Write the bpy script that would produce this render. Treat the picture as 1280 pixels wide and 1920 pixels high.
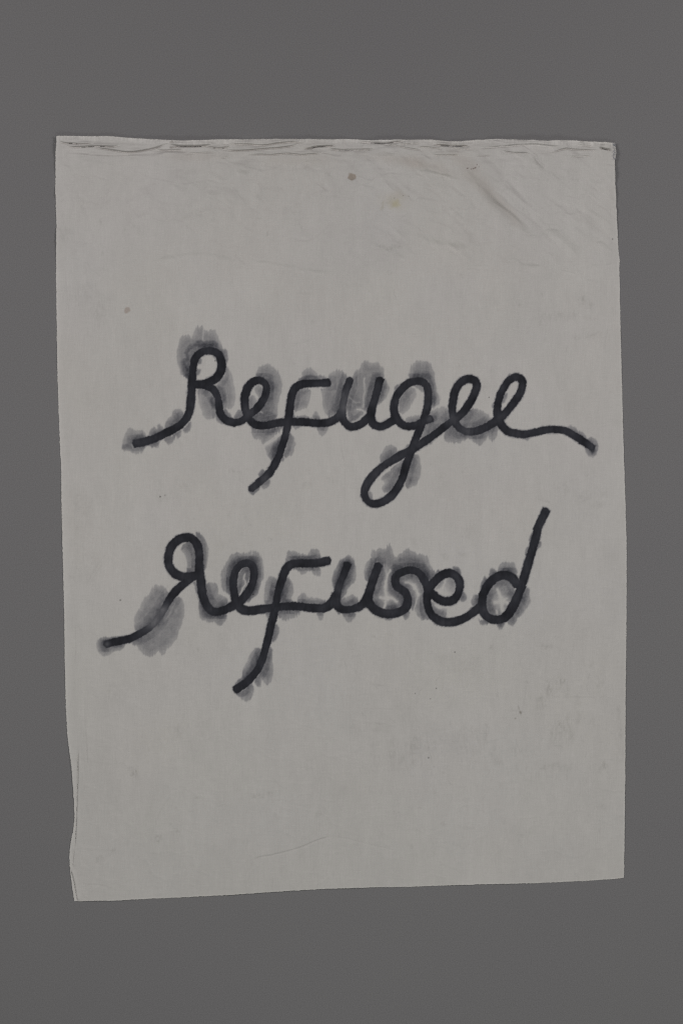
import bpy, math, random
import numpy as np

# ------------------------------------------------------------------ scene, camera, light
scene = bpy.context.scene
for o in list(bpy.data.objects):
    bpy.data.objects.remove(o, do_unlink=True)
COL = scene.collection
S = 0.0015            # metres per unit of the layout plan (the cloth is about 1.6 m wide)
CZ = 1.60             # height of the picture centre above the floor
GAP = 0.0200          # how far the cloth hangs in front of the wall

def X(px): return (px - 640.0) * S
def Z(py): return CZ + (960.0 - py) * S

cam_d = bpy.data.cameras.new('camera')
cam = bpy.data.objects.new('camera', cam_d)
COL.objects.link(cam)
CAM_DIST = 5.2
cam.location = (0.0, -CAM_DIST, CZ)
cam.rotation_euler = (math.radians(90), 0, 0)
cam_d.sensor_fit = 'HORIZONTAL'
cam_d.sensor_width = 36.0
cam_d.lens = 36.0 * (CAM_DIST - 0.0110) / (1280.0 * S)
cam_d.clip_end = 100.0
scene.camera = cam

world = bpy.data.worlds.new('World')
scene.world = world
world.use_nodes = True
bg = world.node_tree.nodes['Background']
bg.inputs[0].default_value = (1.0, 1.0, 1.0, 1)
bg.inputs[1].default_value = 0.03

def area(name, loc, target, sx, sy, watt, col):
    d = bpy.data.lights.new(name, 'AREA')
    d.shape = 'RECTANGLE'; d.size = sx; d.size_y = sy
    d.energy = watt; d.color = col
    o = bpy.data.objects.new(name, d); COL.objects.link(o)
    o.location = loc
    from mathutils import Vector
    v = Vector(target) - Vector(loc)
    o.rotation_euler = v.to_track_quat('-Z', 'Y').to_euler()
    return o

# copy-stand lighting: a tall soft box at either side (a little high) and a weak low fill lamp added to even out the bottom
area('softbox_light', (-2.9, -3.3, CZ + 1.25), (0.1, 0, CZ - 0.05), 1.1, 1.5, 62.0, (1.0, 0.980, 0.964))
area('softbox_light', (2.9, -3.3, CZ + 1.25), (-0.1, 0, CZ - 0.05), 1.1, 1.5, 63.5, (1.0, 0.980, 0.964))
area('low_fill_light', (0.2, -3.0, CZ - 2.3), (0.1, 0, CZ - 0.7), 2.6, 1.2, 24.0, (0.955, 1.0, 0.945))

scene.view_settings.view_transform = 'Standard'
scene.view_settings.look = 'None'
scene.view_settings.gamma = 1.0
scene.view_settings.exposure = 0.0
scene.view_settings.use_curve_mapping = False
scene.render.engine = 'CYCLES'
scene.cycles.use_denoising = False
scene.cycles.max_bounces = 5
scene.cycles.filter_width = 1.15

# ------------------------------------------------------------------ numeric helpers
RNG = np.random.RandomState(7)

def smooth(a, b, v):
    t = np.clip((v - a) / (b - a), 0, 1)
    return t * t * (3 - 2 * t)

class VNoise:
    """value noise on a hashed lattice, range about -1..1"""
    def __init__(self, seed):
        self.t = np.random.RandomState(seed).uniform(-1, 1, (257, 257)).astype(np.float32)
    def __call__(self, x, y):
        xi = np.floor(x).astype(np.int32); yi = np.floor(y).astype(np.int32)
        fx = x - xi; fy = y - yi
        fx = fx * fx * (3 - 2 * fx); fy = fy * fy * (3 - 2 * fy)
        x0 = xi % 257; x1 = (xi + 1) % 257; y0 = yi % 257; y1 = (yi + 1) % 257
        t = self.t
        return ((t[y0, x0] * (1 - fx) + t[y0, x1] * fx) * (1 - fy) +
                (t[y1, x0] * (1 - fx) + t[y1, x1] * fx) * fy)
    def fbm(self, x, y, n=3):
        s = 0; a = 1.0; tot = 0
        for k in range(n):
            s = s + a * self(x * 2 ** k + 13.7 * k, y * 2 ** k + 5.1 * k); tot += a; a *= 0.5
        return s / tot

NZ = [VNoise(100 + k) for k in range(12)]

def catmull(pts, n=6, closed=False):
    P = np.array(pts, dtype=np.float64)
    m = len(P)
    if m < 3 and not closed:
        return P
    out = []
    rng = range(m if closed else m - 1)
    for i in rng:
        if closed:
            p0, p1, p2, p3 = P[i - 1], P[i], P[(i + 1) % m], P[(i + 2) % m]
        else:
            p1, p2 = P[i], P[i + 1]
            p0 = P[i - 1] if i > 0 else 2 * p1 - p2
            p3 = P[i + 2] if i + 2 < m else 2 * p2 - p1
        for k in range(n):
            t = k / n
            out.append(0.5 * ((2 * p1) + (p2 - p0) * t + (2 * p0 - 5 * p1 + 4 * p2 - p3) * t * t +
                              (3 * p1 - p0 - 3 * p2 + p3) * t ** 3))
    if not closed:
        out.append(P[-1])
    return np.array(out)

# measuring frames of the plan: origin x, origin y, enlargement
V = {'1': (210, 590, 5.3333), '2': (420, 650, 5.3333), '3': (600, 650, 5.3333), '4': (810, 650, 3.8788),
     '5': (160, 970, 4.7407), '6': (400, 1000, 4.9231), '7': (600, 1000, 4.9231), '8': (780, 930, 4.5714),
     'A': (90, 240, 6.4), 'B': (290, 240, 6.4), 'C': (490, 240, 6.4), 'D': (690, 240, 6.4), 'E': (890, 240, 4.5714),
     'L': (90, 420, 3.2), 'M': (440, 380, 3.2), 'R': (800, 280, 3.2), 'K': (90, 820, 3.6571),
     'J': (90, 1100, 3.122), 'I': (80, 1380, 5.645), 'H': (280, 1400, 2.56), 'G': (800, 1150, 3.2),
     'T': (80, 230, 3.2), 'U': (440, 230, 3.2), 'N': (500, 1150, 3.2), 'P': (0, 0, 1.0), 'Q': (980, 600, 4.8)}

def pl(view, pts):
    ox, oy, s = V[view]
    return [(ox + x / s, oy + y / s) for x, y in pts]

# ------------------------------------------------------------------ plan raster
RS = 0.8                                   # raster step in plan units
RX0, RY0, RX1, RY1 = 90.0, 240.0, 1190.0, 1706.0
NXR = int((RX1 - RX0) / RS) + 1
NYR = int((RY1 - RY0) / RS) + 1
gx = (RX0 + RS * np.arange(NXR)).astype(np.float32)
gy = (RY0 + RS * np.arange(NYR)).astype(np.float32)

def window(pts, m):
    a = np.array(pts)
    i0 = max(0, int((a[:, 0].min() - m - RX0) / RS)); i1 = min(NXR, int((a[:, 0].max() + m - RX0) / RS) + 2)
    j0 = max(0, int((a[:, 1].min() - m - RY0) / RS)); j1 = min(NYR, int((a[:, 1].max() + m - RY0) / RS) + 2)
    return slice(j0, j1), slice(i0, i1)

def poly_signed(pts, x, y):
    """positive inside"""
    n = len(pts)
    best = np.full(x.shape, 1e9, np.float32)
    inside = np.zeros(x.shape, bool)
    for k in range(n):
        x0, y0 = pts[k]; x1, y1 = pts[(k + 1) % n]
        dx, dy = x1 - x0, y1 - y0
        L2 = dx * dx + dy * dy + 1e-9
        t = np.clip(((x - x0) * dx + (y - y0) * dy) / L2, 0, 1)
        d = (x - x0 - t * dx) ** 2 + (y - y0 - t * dy) ** 2
        np.minimum(best, d, out=best)
        if y0 != y1:
            c = ((y0 > y) != (y1 > y)) & (x < (x1 - x0) * (y - y0) / (y1 - y0) + x0)
            inside ^= c
    d = np.sqrt(best)
    return np.where(inside, d, -d)

def line_field(pts, x, y):
    """distance (signed: + on the upper side when the line runs to the right) and position 0..1 along the line"""
    n = len(pts) - 1
    seg = np.hypot(np.diff(pts[:, 0]), np.diff(pts[:, 1]))
    cum = np.concatenate([[0], np.cumsum(seg)]); tot = cum[-1] + 1e-9
    best = np.full(x.shape, 1e9, np.float32); sg = np.zeros(x.shape, np.float32); tt = np.zeros(x.shape, np.float32)
    for k in range(n):
        x0, y0 = pts[k]; x1, y1 = pts[k + 1]
        dx, dy = x1 - x0, y1 - y0
        L2 = dx * dx + dy * dy + 1e-9
        t = np.clip(((x - x0) * dx + (y - y0) * dy) / L2, 0, 1)
        d = (x - x0 - t * dx) ** 2 + (y - y0 - t * dy) ** 2
        c = -(dx * (y - y0) - dy * (x - x0))
        m = d < best
        best[m] = d[m]; sg[m] = np.sign(c[m]); tt[m] = ((cum[k] + t * seg[k]) / tot)[m]
    return np.sqrt(best), sg, tt

# ------------------------------------------------------------------ the brush strokes
# stroke: half width, then chunks (letter number, frame, points); letters 0-6 first word, 7-13 second word
STROKES = [
 (7.3, [(0, '1', [(222, 1290), (330, 1268), (440, 1232), (560, 1175), (660, 1118), (740, 1045), (778, 960), (790, 850), (798, 740),
                  (804, 640), (808, 540), (826, 462), (862, 402), (915, 370), (985, 363), (1050, 385), (1086, 435), (1097, 500),
                  (1088, 570), (1055, 625), (1000, 663), (930, 690), (860, 697), (800, 692)])]),
 (7.2, [(0, '1', [(830, 695), (900, 702), (960, 718), (1010, 748), (1045, 795), (1065, 855), (1072, 920), (1082, 980), (1112, 1030),
                  (1160, 1066)]),
        (1, '1', [(1215, 1078)]),
        (1, '2', [(110, 757), (160, 746), (215, 715), (270, 670), (330, 618), (380, 558), (415, 490), (426, 420), (410, 367), (370, 342),
                  (320, 342), (275, 367), (235, 420), (212, 490), (206, 560), (212, 630), (230, 690), (265, 742), (310, 777), (370, 790),
                  (440, 785), (520, 770)]),
        (2, '2', [(600, 758), (700, 753), (800, 757), (900, 766)]),
        (3, '2', [(980, 768), (1050, 758), (1110, 728), (1150, 690), (1170, 640)])]),
 (7.0, [(2, '2', [(1048, 362), (960, 366), (870, 366), (790, 373), (735, 396), (695, 440), (675, 510), (662, 590), (652, 670), (642, 750),
                  (625, 840), (600, 930), (570, 1020), (540, 1110), (500, 1190), (450, 1265), (380, 1330), (320, 1385), (272, 1425)])]),
 (7.2, [(3, '3', [(297, 330), (283, 380), (262, 430), (240, 520), (225, 600), (222, 680), (240, 745), (285, 792), (330, 800), (390, 782),
                  (450, 742), (500, 690), (512, 640)])]),
 (7.3, [(3, '3', [(596, 330), (578, 400), (545, 520), (520, 600), (506, 670), (512, 740), (543, 785), (590, 800), (640, 792)]),
        (4, '3', [(700, 757), (750, 735)])]),
 (7.3, [(4, '3', [(1082, 500), (1078, 430), (1050, 375), (1000, 345), (945, 345), (885, 365), (830, 410), (780, 470), (750, 540), (738, 610),
                  (748, 690), (785, 750), (840, 790), (910, 796), (970, 778), (1040, 745), (1110, 718)])]),
 (7.1, [(4, '3', [(1081, 470), (1078, 560), (1055, 660), (1025, 750), (985, 850), (940, 960), (905, 1060), (872, 1150), (845, 1240),
                  (815, 1330), (760, 1430), (690, 1510), (610, 1560), (540, 1572), (478, 1545), (443, 1488), (450, 1420), (490, 1340),
                  (550, 1265), (640, 1190), (740, 1125), (850, 1065), (950, 1010), (1040, 950), (1140, 880)]),
        (5, '3', [(1230, 810)]),
        (5, '4', [(130, 550), (195, 505), (240, 455), (280, 395), (310, 330), (322, 285), (310, 250), (275, 235), (235, 242), (195, 272),
                  (165, 325), (150, 390), (142, 455), (150, 520), (175, 570), (215, 605), (265, 620), (320, 613), (380, 592)]),
        (6, '4', [(430, 563), (480, 528), (530, 485), (580, 425), (625, 360), (650, 300), (655, 258), (635, 228), (600, 224), (560, 245),
                  (525, 290), (495, 345), (477, 410), (472, 475), (485, 535), (510, 580), (550, 615), (605, 631), (670, 637), (740, 625),
                  (810, 608), (880, 602), (950, 607), (1010, 630), (1070, 667), (1120, 702), (1172, 738)])]),
 # second word
 (7.0, [(7, '5', [(180, 1132), (230, 1116), (310, 1100), (390, 1080), (470, 1045), (550, 995), (620, 930), (670, 860), (715, 785), (760, 712),
                  (810, 650), (860, 605), (920, 560), (985, 520)])]),
 (8.1, [(7, '5', [(1010, 500), (1012, 400), (1010, 300), (990, 235), (950, 192), (900, 180), (845, 190), (795, 225), (758, 280), (740, 350),
                  (744, 420), (772, 475), (820, 512), (880, 528), (950, 522), (1020, 510)])]),
 (7.8, [(7, '5', [(1010, 300), (1013, 400), (1018, 480), (1026, 560), (1036, 640), (1052, 720), (1082, 785), (1130, 832)]),
        (8, '5', [(1190, 838)]),
        (8, '6', [(70, 717), (130, 695), (190, 660), (250, 620), (300, 570), (345, 500), (372, 420), (376, 350), (360, 302), (325, 277),
                  (285, 277), (240, 302), (205, 350), (188, 420), (185, 490), (195, 560), (212, 620), (242, 680), (290, 712), (360, 713),
                  (440, 702)]),
        (9, '6', [(520, 690), (600, 678), (700, 672), (800, 675), (880, 685)]),
        (10, '6', [(960, 692), (1020, 688), (1070, 662), (1110, 618), (1130, 570)])]),
 (7.4, [(9, '6', [(1065, 250), (990, 268), (900, 276), (800, 276), (730, 283), (690, 305), (660, 352), (635, 420), (610, 500), (590, 580),
                  (570, 680), (550, 780), (530, 860), (510, 950), (490, 1030), (470, 1110), (440, 1190), (400, 1270), (340, 1340),
                  (270, 1400), (205, 1443)])]),
 (7.2, [(10, '7', [(252, 280), (225, 360), (195, 430), (170, 510), (155, 580), (150, 640), (180, 688), (240, 703), (300, 698), (360, 676),
                   (405, 635), (430, 590)])]),
 (7.8, [(10, '7', [(538, 290), (510, 370), (480, 450), (455, 540), (445, 610), (468, 668), (520, 713)]),
        (11, '7', [(580, 735), (650, 740), (720, 730), (780, 698), (806, 640), (803, 580), (770, 532), (720, 500), (692, 460), (692, 412),
                   (722, 372), (780, 347), (850, 340), (905, 360), (945, 412), (975, 470), (1005, 525)])]),
 (7.6, [(12, '8', [(102, 800), (130, 762), (160, 728), (220, 677), (285, 662), (335, 682), (368, 730), (372, 790), (352, 850), (310, 893),
                   (250, 904), (190, 885), (140, 845), (108, 815)])]),
 (7.6, [(12, '8', [(100, 770), (93, 850), (95, 930), (120, 1000), (170, 1050), (230, 1078), (300, 1080), (370, 1064), (440, 1030),
                   (495, 988)]),
        (13, '8', [(545, 945)])]),
 (8.2, [(13, '8', [(865, 765), (830, 712), (780, 680), (730, 680), (670, 707), (620, 757), (580, 822), (562, 890), (563, 960), (590, 1020),
                   (640, 1055), (700, 1063), (760, 1040), (812, 980), (850, 910), (880, 840), (905, 770)])]),
 (7.6, [(13, '8', [(1114, 120), (1082, 190), (1047, 260), (1025, 350), (1000, 430), (975, 520), (950, 610), (922, 700), (898, 780),
                   (870, 850), (830, 930), (795, 995)])]),
]

stroke = np.full((NYR, NXR), -99.0, np.float32)        # signed distance of the brush strokes, + inside
letter = np.full((NYR, NXR), -1, np.int8)
for hw, chunks in STROKES:
    hw += 0.45
    pts, ids = [], []
    for li, v, p in chunks:
        q = pl(v, p); pts += q; ids += [li] * len(q)
    c = catmull(pts, 5)
    cid = [ids[min(len(ids) - 1, (k + 2) // 5)] for k in range(len(c))]
    for k in range(len(c) - 1):
        x0, y0 = c[k]; x1, y1 = c[k + 1]
        sj, si = window([(x0, y0), (x1, y1)], 13)
        x, y = np.meshgrid(gx[si], gy[sj])
        dx, dy = x1 - x0, y1 - y0
        L = math.hypot(dx, dy) + 1e-9
        raw = ((x - x0) * dx + (y - y0) * dy) / L
        t = np.clip(raw, 0, L)
        d = np.hypot(x - x0 - t * dx / L, y - y0 - t * dy / L)
        s = hw - d
        if k == 0: s = np.minimum(s, raw + 2.2)               # brush ends are squarish
        if k == len(c) - 2: s = np.minimum(s, L - raw + 2.2)
        m = s > stroke[sj, si]
        stroke[sj, si][m] = s[m]
        letter[sj, si][m] = cid[k]

GX, GY = np.meshgrid(gx, gy)
edge = (0.8 * NZ[10](GX / 30, GY / 30) + 0.5 * NZ[0](GX / 9, GY / 9) + 0.55 * NZ[1](GX / 3.2, GY / 3.2) + 0.55 * NZ[2](GX / 1.8, GY / 1.8))
stroke_e = stroke + edge
# how much paint the brush left: streaky, thinner in a few places where water carried it off
load = 1.03 + 0.22 * NZ[3].fbm(GX / 26, GY / 26, 3) + 0.05 * NZ[4](GX / 3, GY / 9) + 0.07 * smooth(3, -1, np.abs(stroke - 2.2))
FADE = [('5', 610, 935, 24, .46), ('5', 690, 830, 16, .34), ('4', 255, 605, 22, .36), ('4', 150, 520, 12, .22), ('3', 235, 500, 22, .26),
        ('3', 1100, 715, 9, .42), ('6', 320, 300, 16, .14), ('3', 460, 1250, 20, .10), ('2', 235, 660, 12, .20), ('2', 420, 1310, 10, .25),
        ('2', 500, 1180, 10, .14), ('7', 790, 540, 14, .12), ('1', 300, 1275, 14, .10), ('5', 190, 1130, 6, .35), ('3', 225, 610, 16, .24),
        ('1', 1060, 830, 12, .12), ('4', 1150, 720, 10, .12), ('2', 410, 540, 12, .14), ('6', 640, 690, 10, .08), ('6', 1000, 690, 12, .10)]
for v, x, y, r, a in FADE:
    cx, cy = pl(v, [(x, y)])[0]
    load -= a * np.exp(-(((GX - cx) ** 2 + (GY - cy) ** 2) / (r * r)))

# ------------------------------------------------------------------ washes of ink that bled into the cloth
# frame, strength, points [, fringe]; strength below zero marks a darker inner patch laid over another wash
W1, W2 = [], []
W1 += [('1', .46, [(745, 640), (690, 600), (665, 520), (650, 420), (655, 320), (680, 240), (745, 195), (800, 222), (830, 140), (870, 118),
                   (915, 120), (950, 160), (1000, 150), (1050, 195), (1080, 250), (1110, 310), (1150, 370), (1165, 440), (1150, 480),
                   (1110, 520), (1085, 435), (1050, 385), (985, 362), (915, 368), (860, 400), (825, 460), (808, 540), (803, 640)], 5.5),
       ('1', -.30, [(722, 635), (690, 540), (695, 470), (735, 420), (720, 380), (760, 320), (820, 285), (890, 245), (920, 262), (990, 255),
                    (1050, 270), (1070, 310), (1000, 350), (900, 350), (860, 320), (810, 340), (770, 380), (775, 450), (740, 500), (790, 560), (800, 640)]),
       ('1', .40, [(1150, 505), (1190, 590), (1220, 680), (1240, 790), (1225, 890), (1190, 935), (1130, 930), (1100, 900), (1070, 800),
                   (1020, 720), (1080, 660), (1120, 600)], 1.5),
       ('1', -.16, [(1050, 700), (1100, 730), (1135, 790), (1135, 850), (1110, 905), (1070, 820)]),
       ('1', .40, [(858, 755), (900, 735), (960, 735), (1010, 790), (1050, 880), (1045, 1000), (1000, 1045), (950, 1045), (905, 990), (875, 900)], 1.2),
       ('1', -.22, [(980, 830), (1010, 810), (1050, 850), (1040, 940), (995, 915), (970, 870)]),
       ('1', -.10, [(890, 750), (960, 740), (990, 790), (930, 800)]),
       ('1', .36, [(1035, 1000), (1080, 1010), (1120, 1070), (1095, 1100), (1050, 1060)], 1),
       ('1', .50, [(1105, 950), (1150, 955), (1195, 1010), (1180, 1050), (1120, 1020)], 1.5),
       ('1', .50, [(525, 1120), (555, 1050), (598, 1012), (605, 965), (660, 940), (700, 950), (718, 1010), (690, 1090), (600, 1140), (535, 1160)], 2),
       ('1', .52, [(368, 1220), (383, 1140), (420, 1112), (445, 1130), (455, 1092), (490, 1105), (520, 1150), (530, 1170), (450, 1230), (370, 1250)], 3),
       ('1', .46, [(95, 1300), (112, 1220), (150, 1155), (200, 1135), (260, 1155), (315, 1160), (345, 1200), (335, 1270), (230, 1290), (200, 1330),
                   (140, 1345), (95, 1352)], 2),
       ('1', -.16, [(210, 1250), (240, 1210), (300, 1190), (330, 1210), (320, 1260), (220, 1290)]),
       ('1', -.22, [(88, 1300), (130, 1290), (190, 1310), (200, 1340), (120, 1342), (90, 1350)]),
       ('1', .50, [(110, 1335), (190, 1325), (320, 1295), (332, 1335), (290, 1385), (240, 1392), (190, 1370), (110, 1355)], 3),
       ('1', .55, [(360, 1290), (460, 1260), (472, 1290), (440, 1332), (400, 1325)], 3),
       ('1', .52, [(528, 1240), (620, 1190), (690, 1160), (692, 1210), (660, 1245), (640, 1222), (610, 1272), (580, 1302), (545, 1280)], 3),
       ('1', .46, [(705, 1150), (780, 1070), (802, 1110), (780, 1162), (740, 1187)], 2),
       ('1', .46, [(865, 435), (905, 450), (895, 490), (850, 490)], 1), ('1', .55, [(840, 535), (885, 550), (890, 580), (870, 605), (835, 605)], 1),
       ('1', .42, [(1000, 415), (1035, 430), (1045, 470), (1015, 435)], 1),
       ('2', .50, [(318, 310), (330, 240), (380, 185), (440, 170), (490, 195), (540, 250), (570, 330), (582, 420), (562, 510), (545, 600),
                   (535, 680), (500, 740), (300, 750), (262, 690), (380, 560), (430, 450), (420, 370), (370, 335)], 3),
       ('2', -.15, [(400, 320), (470, 330), (520, 380), (500, 440), (450, 470), (430, 400)]),
       ('2', -.14, [(300, 700), (420, 640), (520, 680), (480, 750), (320, 760)]),
       ('2', .36, [(242, 520), (290, 490), (330, 550), (290, 610), (240, 630)], 1), ('2', .40, [(300, 420), (340, 388), (388, 410), (380, 490), (350, 520), (320, 470)], 1),
       ('2', .48, [(98, 690), (120, 650), (160, 632), (200, 660), (205, 720), (110, 730)], 2), ('2', .48, [(0, 600), (40, 640), (70, 690), (60, 735), (0, 720)], 2),
       ('2', .52, [(265, 790), (330, 810), (450, 820), (590, 795), (592, 830), (540, 862), (480, 920), (400, 970), (360, 930), (300, 912), (275, 860)], 3.5),
       ('2', -.12, [(380, 820), (520, 810), (500, 870), (420, 890)]),
       ('2', .50, [(412, 1010), (450, 960), (520, 905), (600, 880), (585, 1000), (540, 1110), (500, 1165), (460, 1130), (425, 1080)], 2),
       ('2', -.12, [(500, 960), (570, 930), (560, 1050), (500, 1130), (470, 1080)]),
       ('2', .52, [(650, 870), (690, 890), (712, 950), (702, 1040), (665, 1092), (612, 1108), (600, 1060), (630, 960)], 2),
       ('2', .45, [(772, 300), (790, 240), (840, 212), (890, 225), (930, 272), (975, 290), (1005, 300), (1015, 345), (740, 350)], 3),
       ('2', -.18, [(780, 300), (850, 275), (930, 300), (940, 345), (770, 345)]),
       ('2', .46, [(700, 430), (780, 410), (855, 420), (862, 500), (840, 590), (780, 640), (715, 645), (690, 600)], 2),
       ('2', .46, [(978, 430), (1065, 380), (1040, 290), (1080, 252), (1130, 238), (1190, 248), (1230, 290), (1230, 350), (1205, 430), (1185, 560),
                   (1165, 660), (1090, 702), (1020, 682), (988, 600), (980, 500)], 3.5),
       ('2', -.10, [(1130, 420), (1190, 350), (1200, 500), (1160, 640), (1080, 650), (1060, 560)]),
       ('2', .48, [(885, 695), (910, 650), (940, 650), (957, 690), (955, 745), (890, 745)], 1), ('2', .48, [(932, 790), (1038, 790), (1020, 862), (980, 895), (945, 870)], 1.5),
       ('2', .44, [(685, 690), (760, 702), (820, 692), (880, 735), (690, 745)], 2.5), ('2', .44, [(680, 785), (790, 785), (735, 828), (705, 820)], 2.5),
       ('2', .52, [(345, 1262), (370, 1222), (410, 1235), (428, 1280), (395, 1315), (352, 1310)], 1),
       ('2', .52, [(242, 1420), (260, 1385), (300, 1362), (360, 1330), (360, 1420), (310, 1472), (270, 1482), (245, 1452)], 1.5),
       ('2', .50, [(370, 1370), (450, 1325), (457, 1380), (430, 1420), (385, 1412)], 2), ('2', .42, [(560, 1085), (602, 1105), (592, 1150), (552, 1145)], 2),
       ('3', .47, [(325, 300), (355, 245), (400, 225), (412, 165), (460, 145), (500, 157), (560, 152), (610, 190), (640, 240), (642, 300), (610, 340),
                   (560, 400), (530, 500), (500, 620), (460, 680), (380, 750), (320, 775), (270, 745), (240, 670), (250, 560), (280, 430), (315, 340)], 2.5),
       ('3', -.12, [(500, 300), (570, 270), (610, 320), (560, 400), (520, 520), (490, 600), (460, 520), (480, 400)]),
       ('3', -.10, [(260, 640), (300, 500), (360, 480), (420, 560), (400, 610), (330, 640)]),
       ('3', .47, [(630, 320), (680, 370), (687, 430), (660, 500), (620, 560), (575, 592), (550, 560), (590, 430)], 2.5),
       ('3', .52, [(895, 330), (893, 240), (920, 175), (970, 140), (1020, 135), (1080, 148), (1120, 190), (1140, 250), (1152, 330), (1165, 430),
                   (1192, 500), (1192, 560), (1160, 602), (1105, 622), (1090, 560), (1100, 450), (1085, 380), (1030, 335)], 5),
       ('3', -.12, [(930, 250), (1020, 230), (1090, 260), (1140, 400), (1180, 520), (1130, 590), (1100, 420), (1040, 320), (920, 320)]),
       ('3', .45, [(735, 410), (775, 378), (800, 410), (755, 452)], 1),
       ('3', .43, [(780, 650), (795, 540), (850, 440), (905, 400), (950, 415), (962, 480), (930, 560), (880, 632), (820, 675)], 2),
       ('3', .38, [(855, 712), (950, 690), (1020, 690), (1000, 760), (870, 770)], 2), ('3', .42, [(930, 380), (1010, 380), (1045, 440), (1010, 450)], 1),
       ('3', .40, [(1085, 662), (1150, 620), (1210, 600), (1270, 615), (1300, 680), (1310, 760), (1200, 820), (1100, 890), (1000, 920), (1020, 820), (1070, 750)], 3.5),
       ('3', -.15, [(1060, 710), (1140, 690), (1170, 720), (1120, 770), (1040, 780)]),
       ('3', .52, [(600, 1130), (610, 1060), (650, 1002), (700, 982), (745, 1000), (770, 1050), (750, 1120), (640, 1195)], 2),
       ('3', .44, [(608, 1320), (700, 1225), (835, 1130), (830, 1250), (785, 1350), (720, 1440), (645, 1462), (612, 1420), (640, 1370)], 2),
       ('3', .52, [(930, 1070), (980, 1082), (1002, 1150), (1007, 1240), (980, 1340), (940, 1400), (890, 1412), (850, 1385), (870, 1250), (900, 1120)], 2),
       ('3', .40, [(480, 1445), (522, 1470), (524, 1530), (485, 1535)], 1), ('3', .45, [(515, 1245), (560, 1190), (605, 1165), (610, 1205), (540, 1265)], 2),
       ('3', .46, [(770, 1100), (805, 1040), (850, 1020), (855, 990), (890, 985), (895, 1045), (830, 1080)], 2), ('3', .42, [(1075, 945), (1115, 925), (1112, 970), (1090, 975)], 1),
       ('4', .34, [(60, 450), (100, 465), (130, 530), (70, 590), (0, 640), (0, 470)], 4),
       ('4', .47, [(185, 550), (230, 500), (270, 455), (310, 455), (340, 462), (370, 470), (410, 490), (422, 520), (445, 545), (380, 590), (300, 605), (220, 600)], 3.5),
       ('4', .53, [(85, 640), (110, 570), (150, 550), (200, 610), (280, 630), (370, 610), (440, 560), (472, 590), (465, 650), (440, 685), (412, 665),
                   (402, 645), (385, 690), (350, 715), (310, 705), (270, 680), (220, 690), (190, 710), (140, 702), (100, 690)], 3.5),
       ('4', .50, [(1112, 720), (1140, 660), (1180, 663), (1205, 700), (1210, 750), (1190, 797), (1160, 805), (1130, 785)], 1),
       ('4', -.22, [(1145, 720), (1175, 715), (1190, 745), (1175, 765), (1150, 760)]),
       ('4', .38, [(960, 590), (1015, 568), (1060, 600), (1120, 645), (1110, 680), (1020, 620)], 2),
       ('4', .46, [(428, 430), (445, 400), (475, 365), (480, 450), (440, 450)], 1), ('4', .42, [(498, 420), (520, 345), (550, 335), (535, 390)], 2),
       ('4', .42, [(540, 220), (560, 196), (590, 215), (560, 240)], 1), ('4', .38, [(650, 650), (715, 645), (685, 685)], 1), ('4', .38, [(495, 600), (545, 635), (525, 648)], 1),
       ('4', .40, [(515, 525), (535, 535), (528, 565), (510, 550)], 1), ('4', .30, [(820, 625), (860, 622), (840, 640)], 1)]
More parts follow.
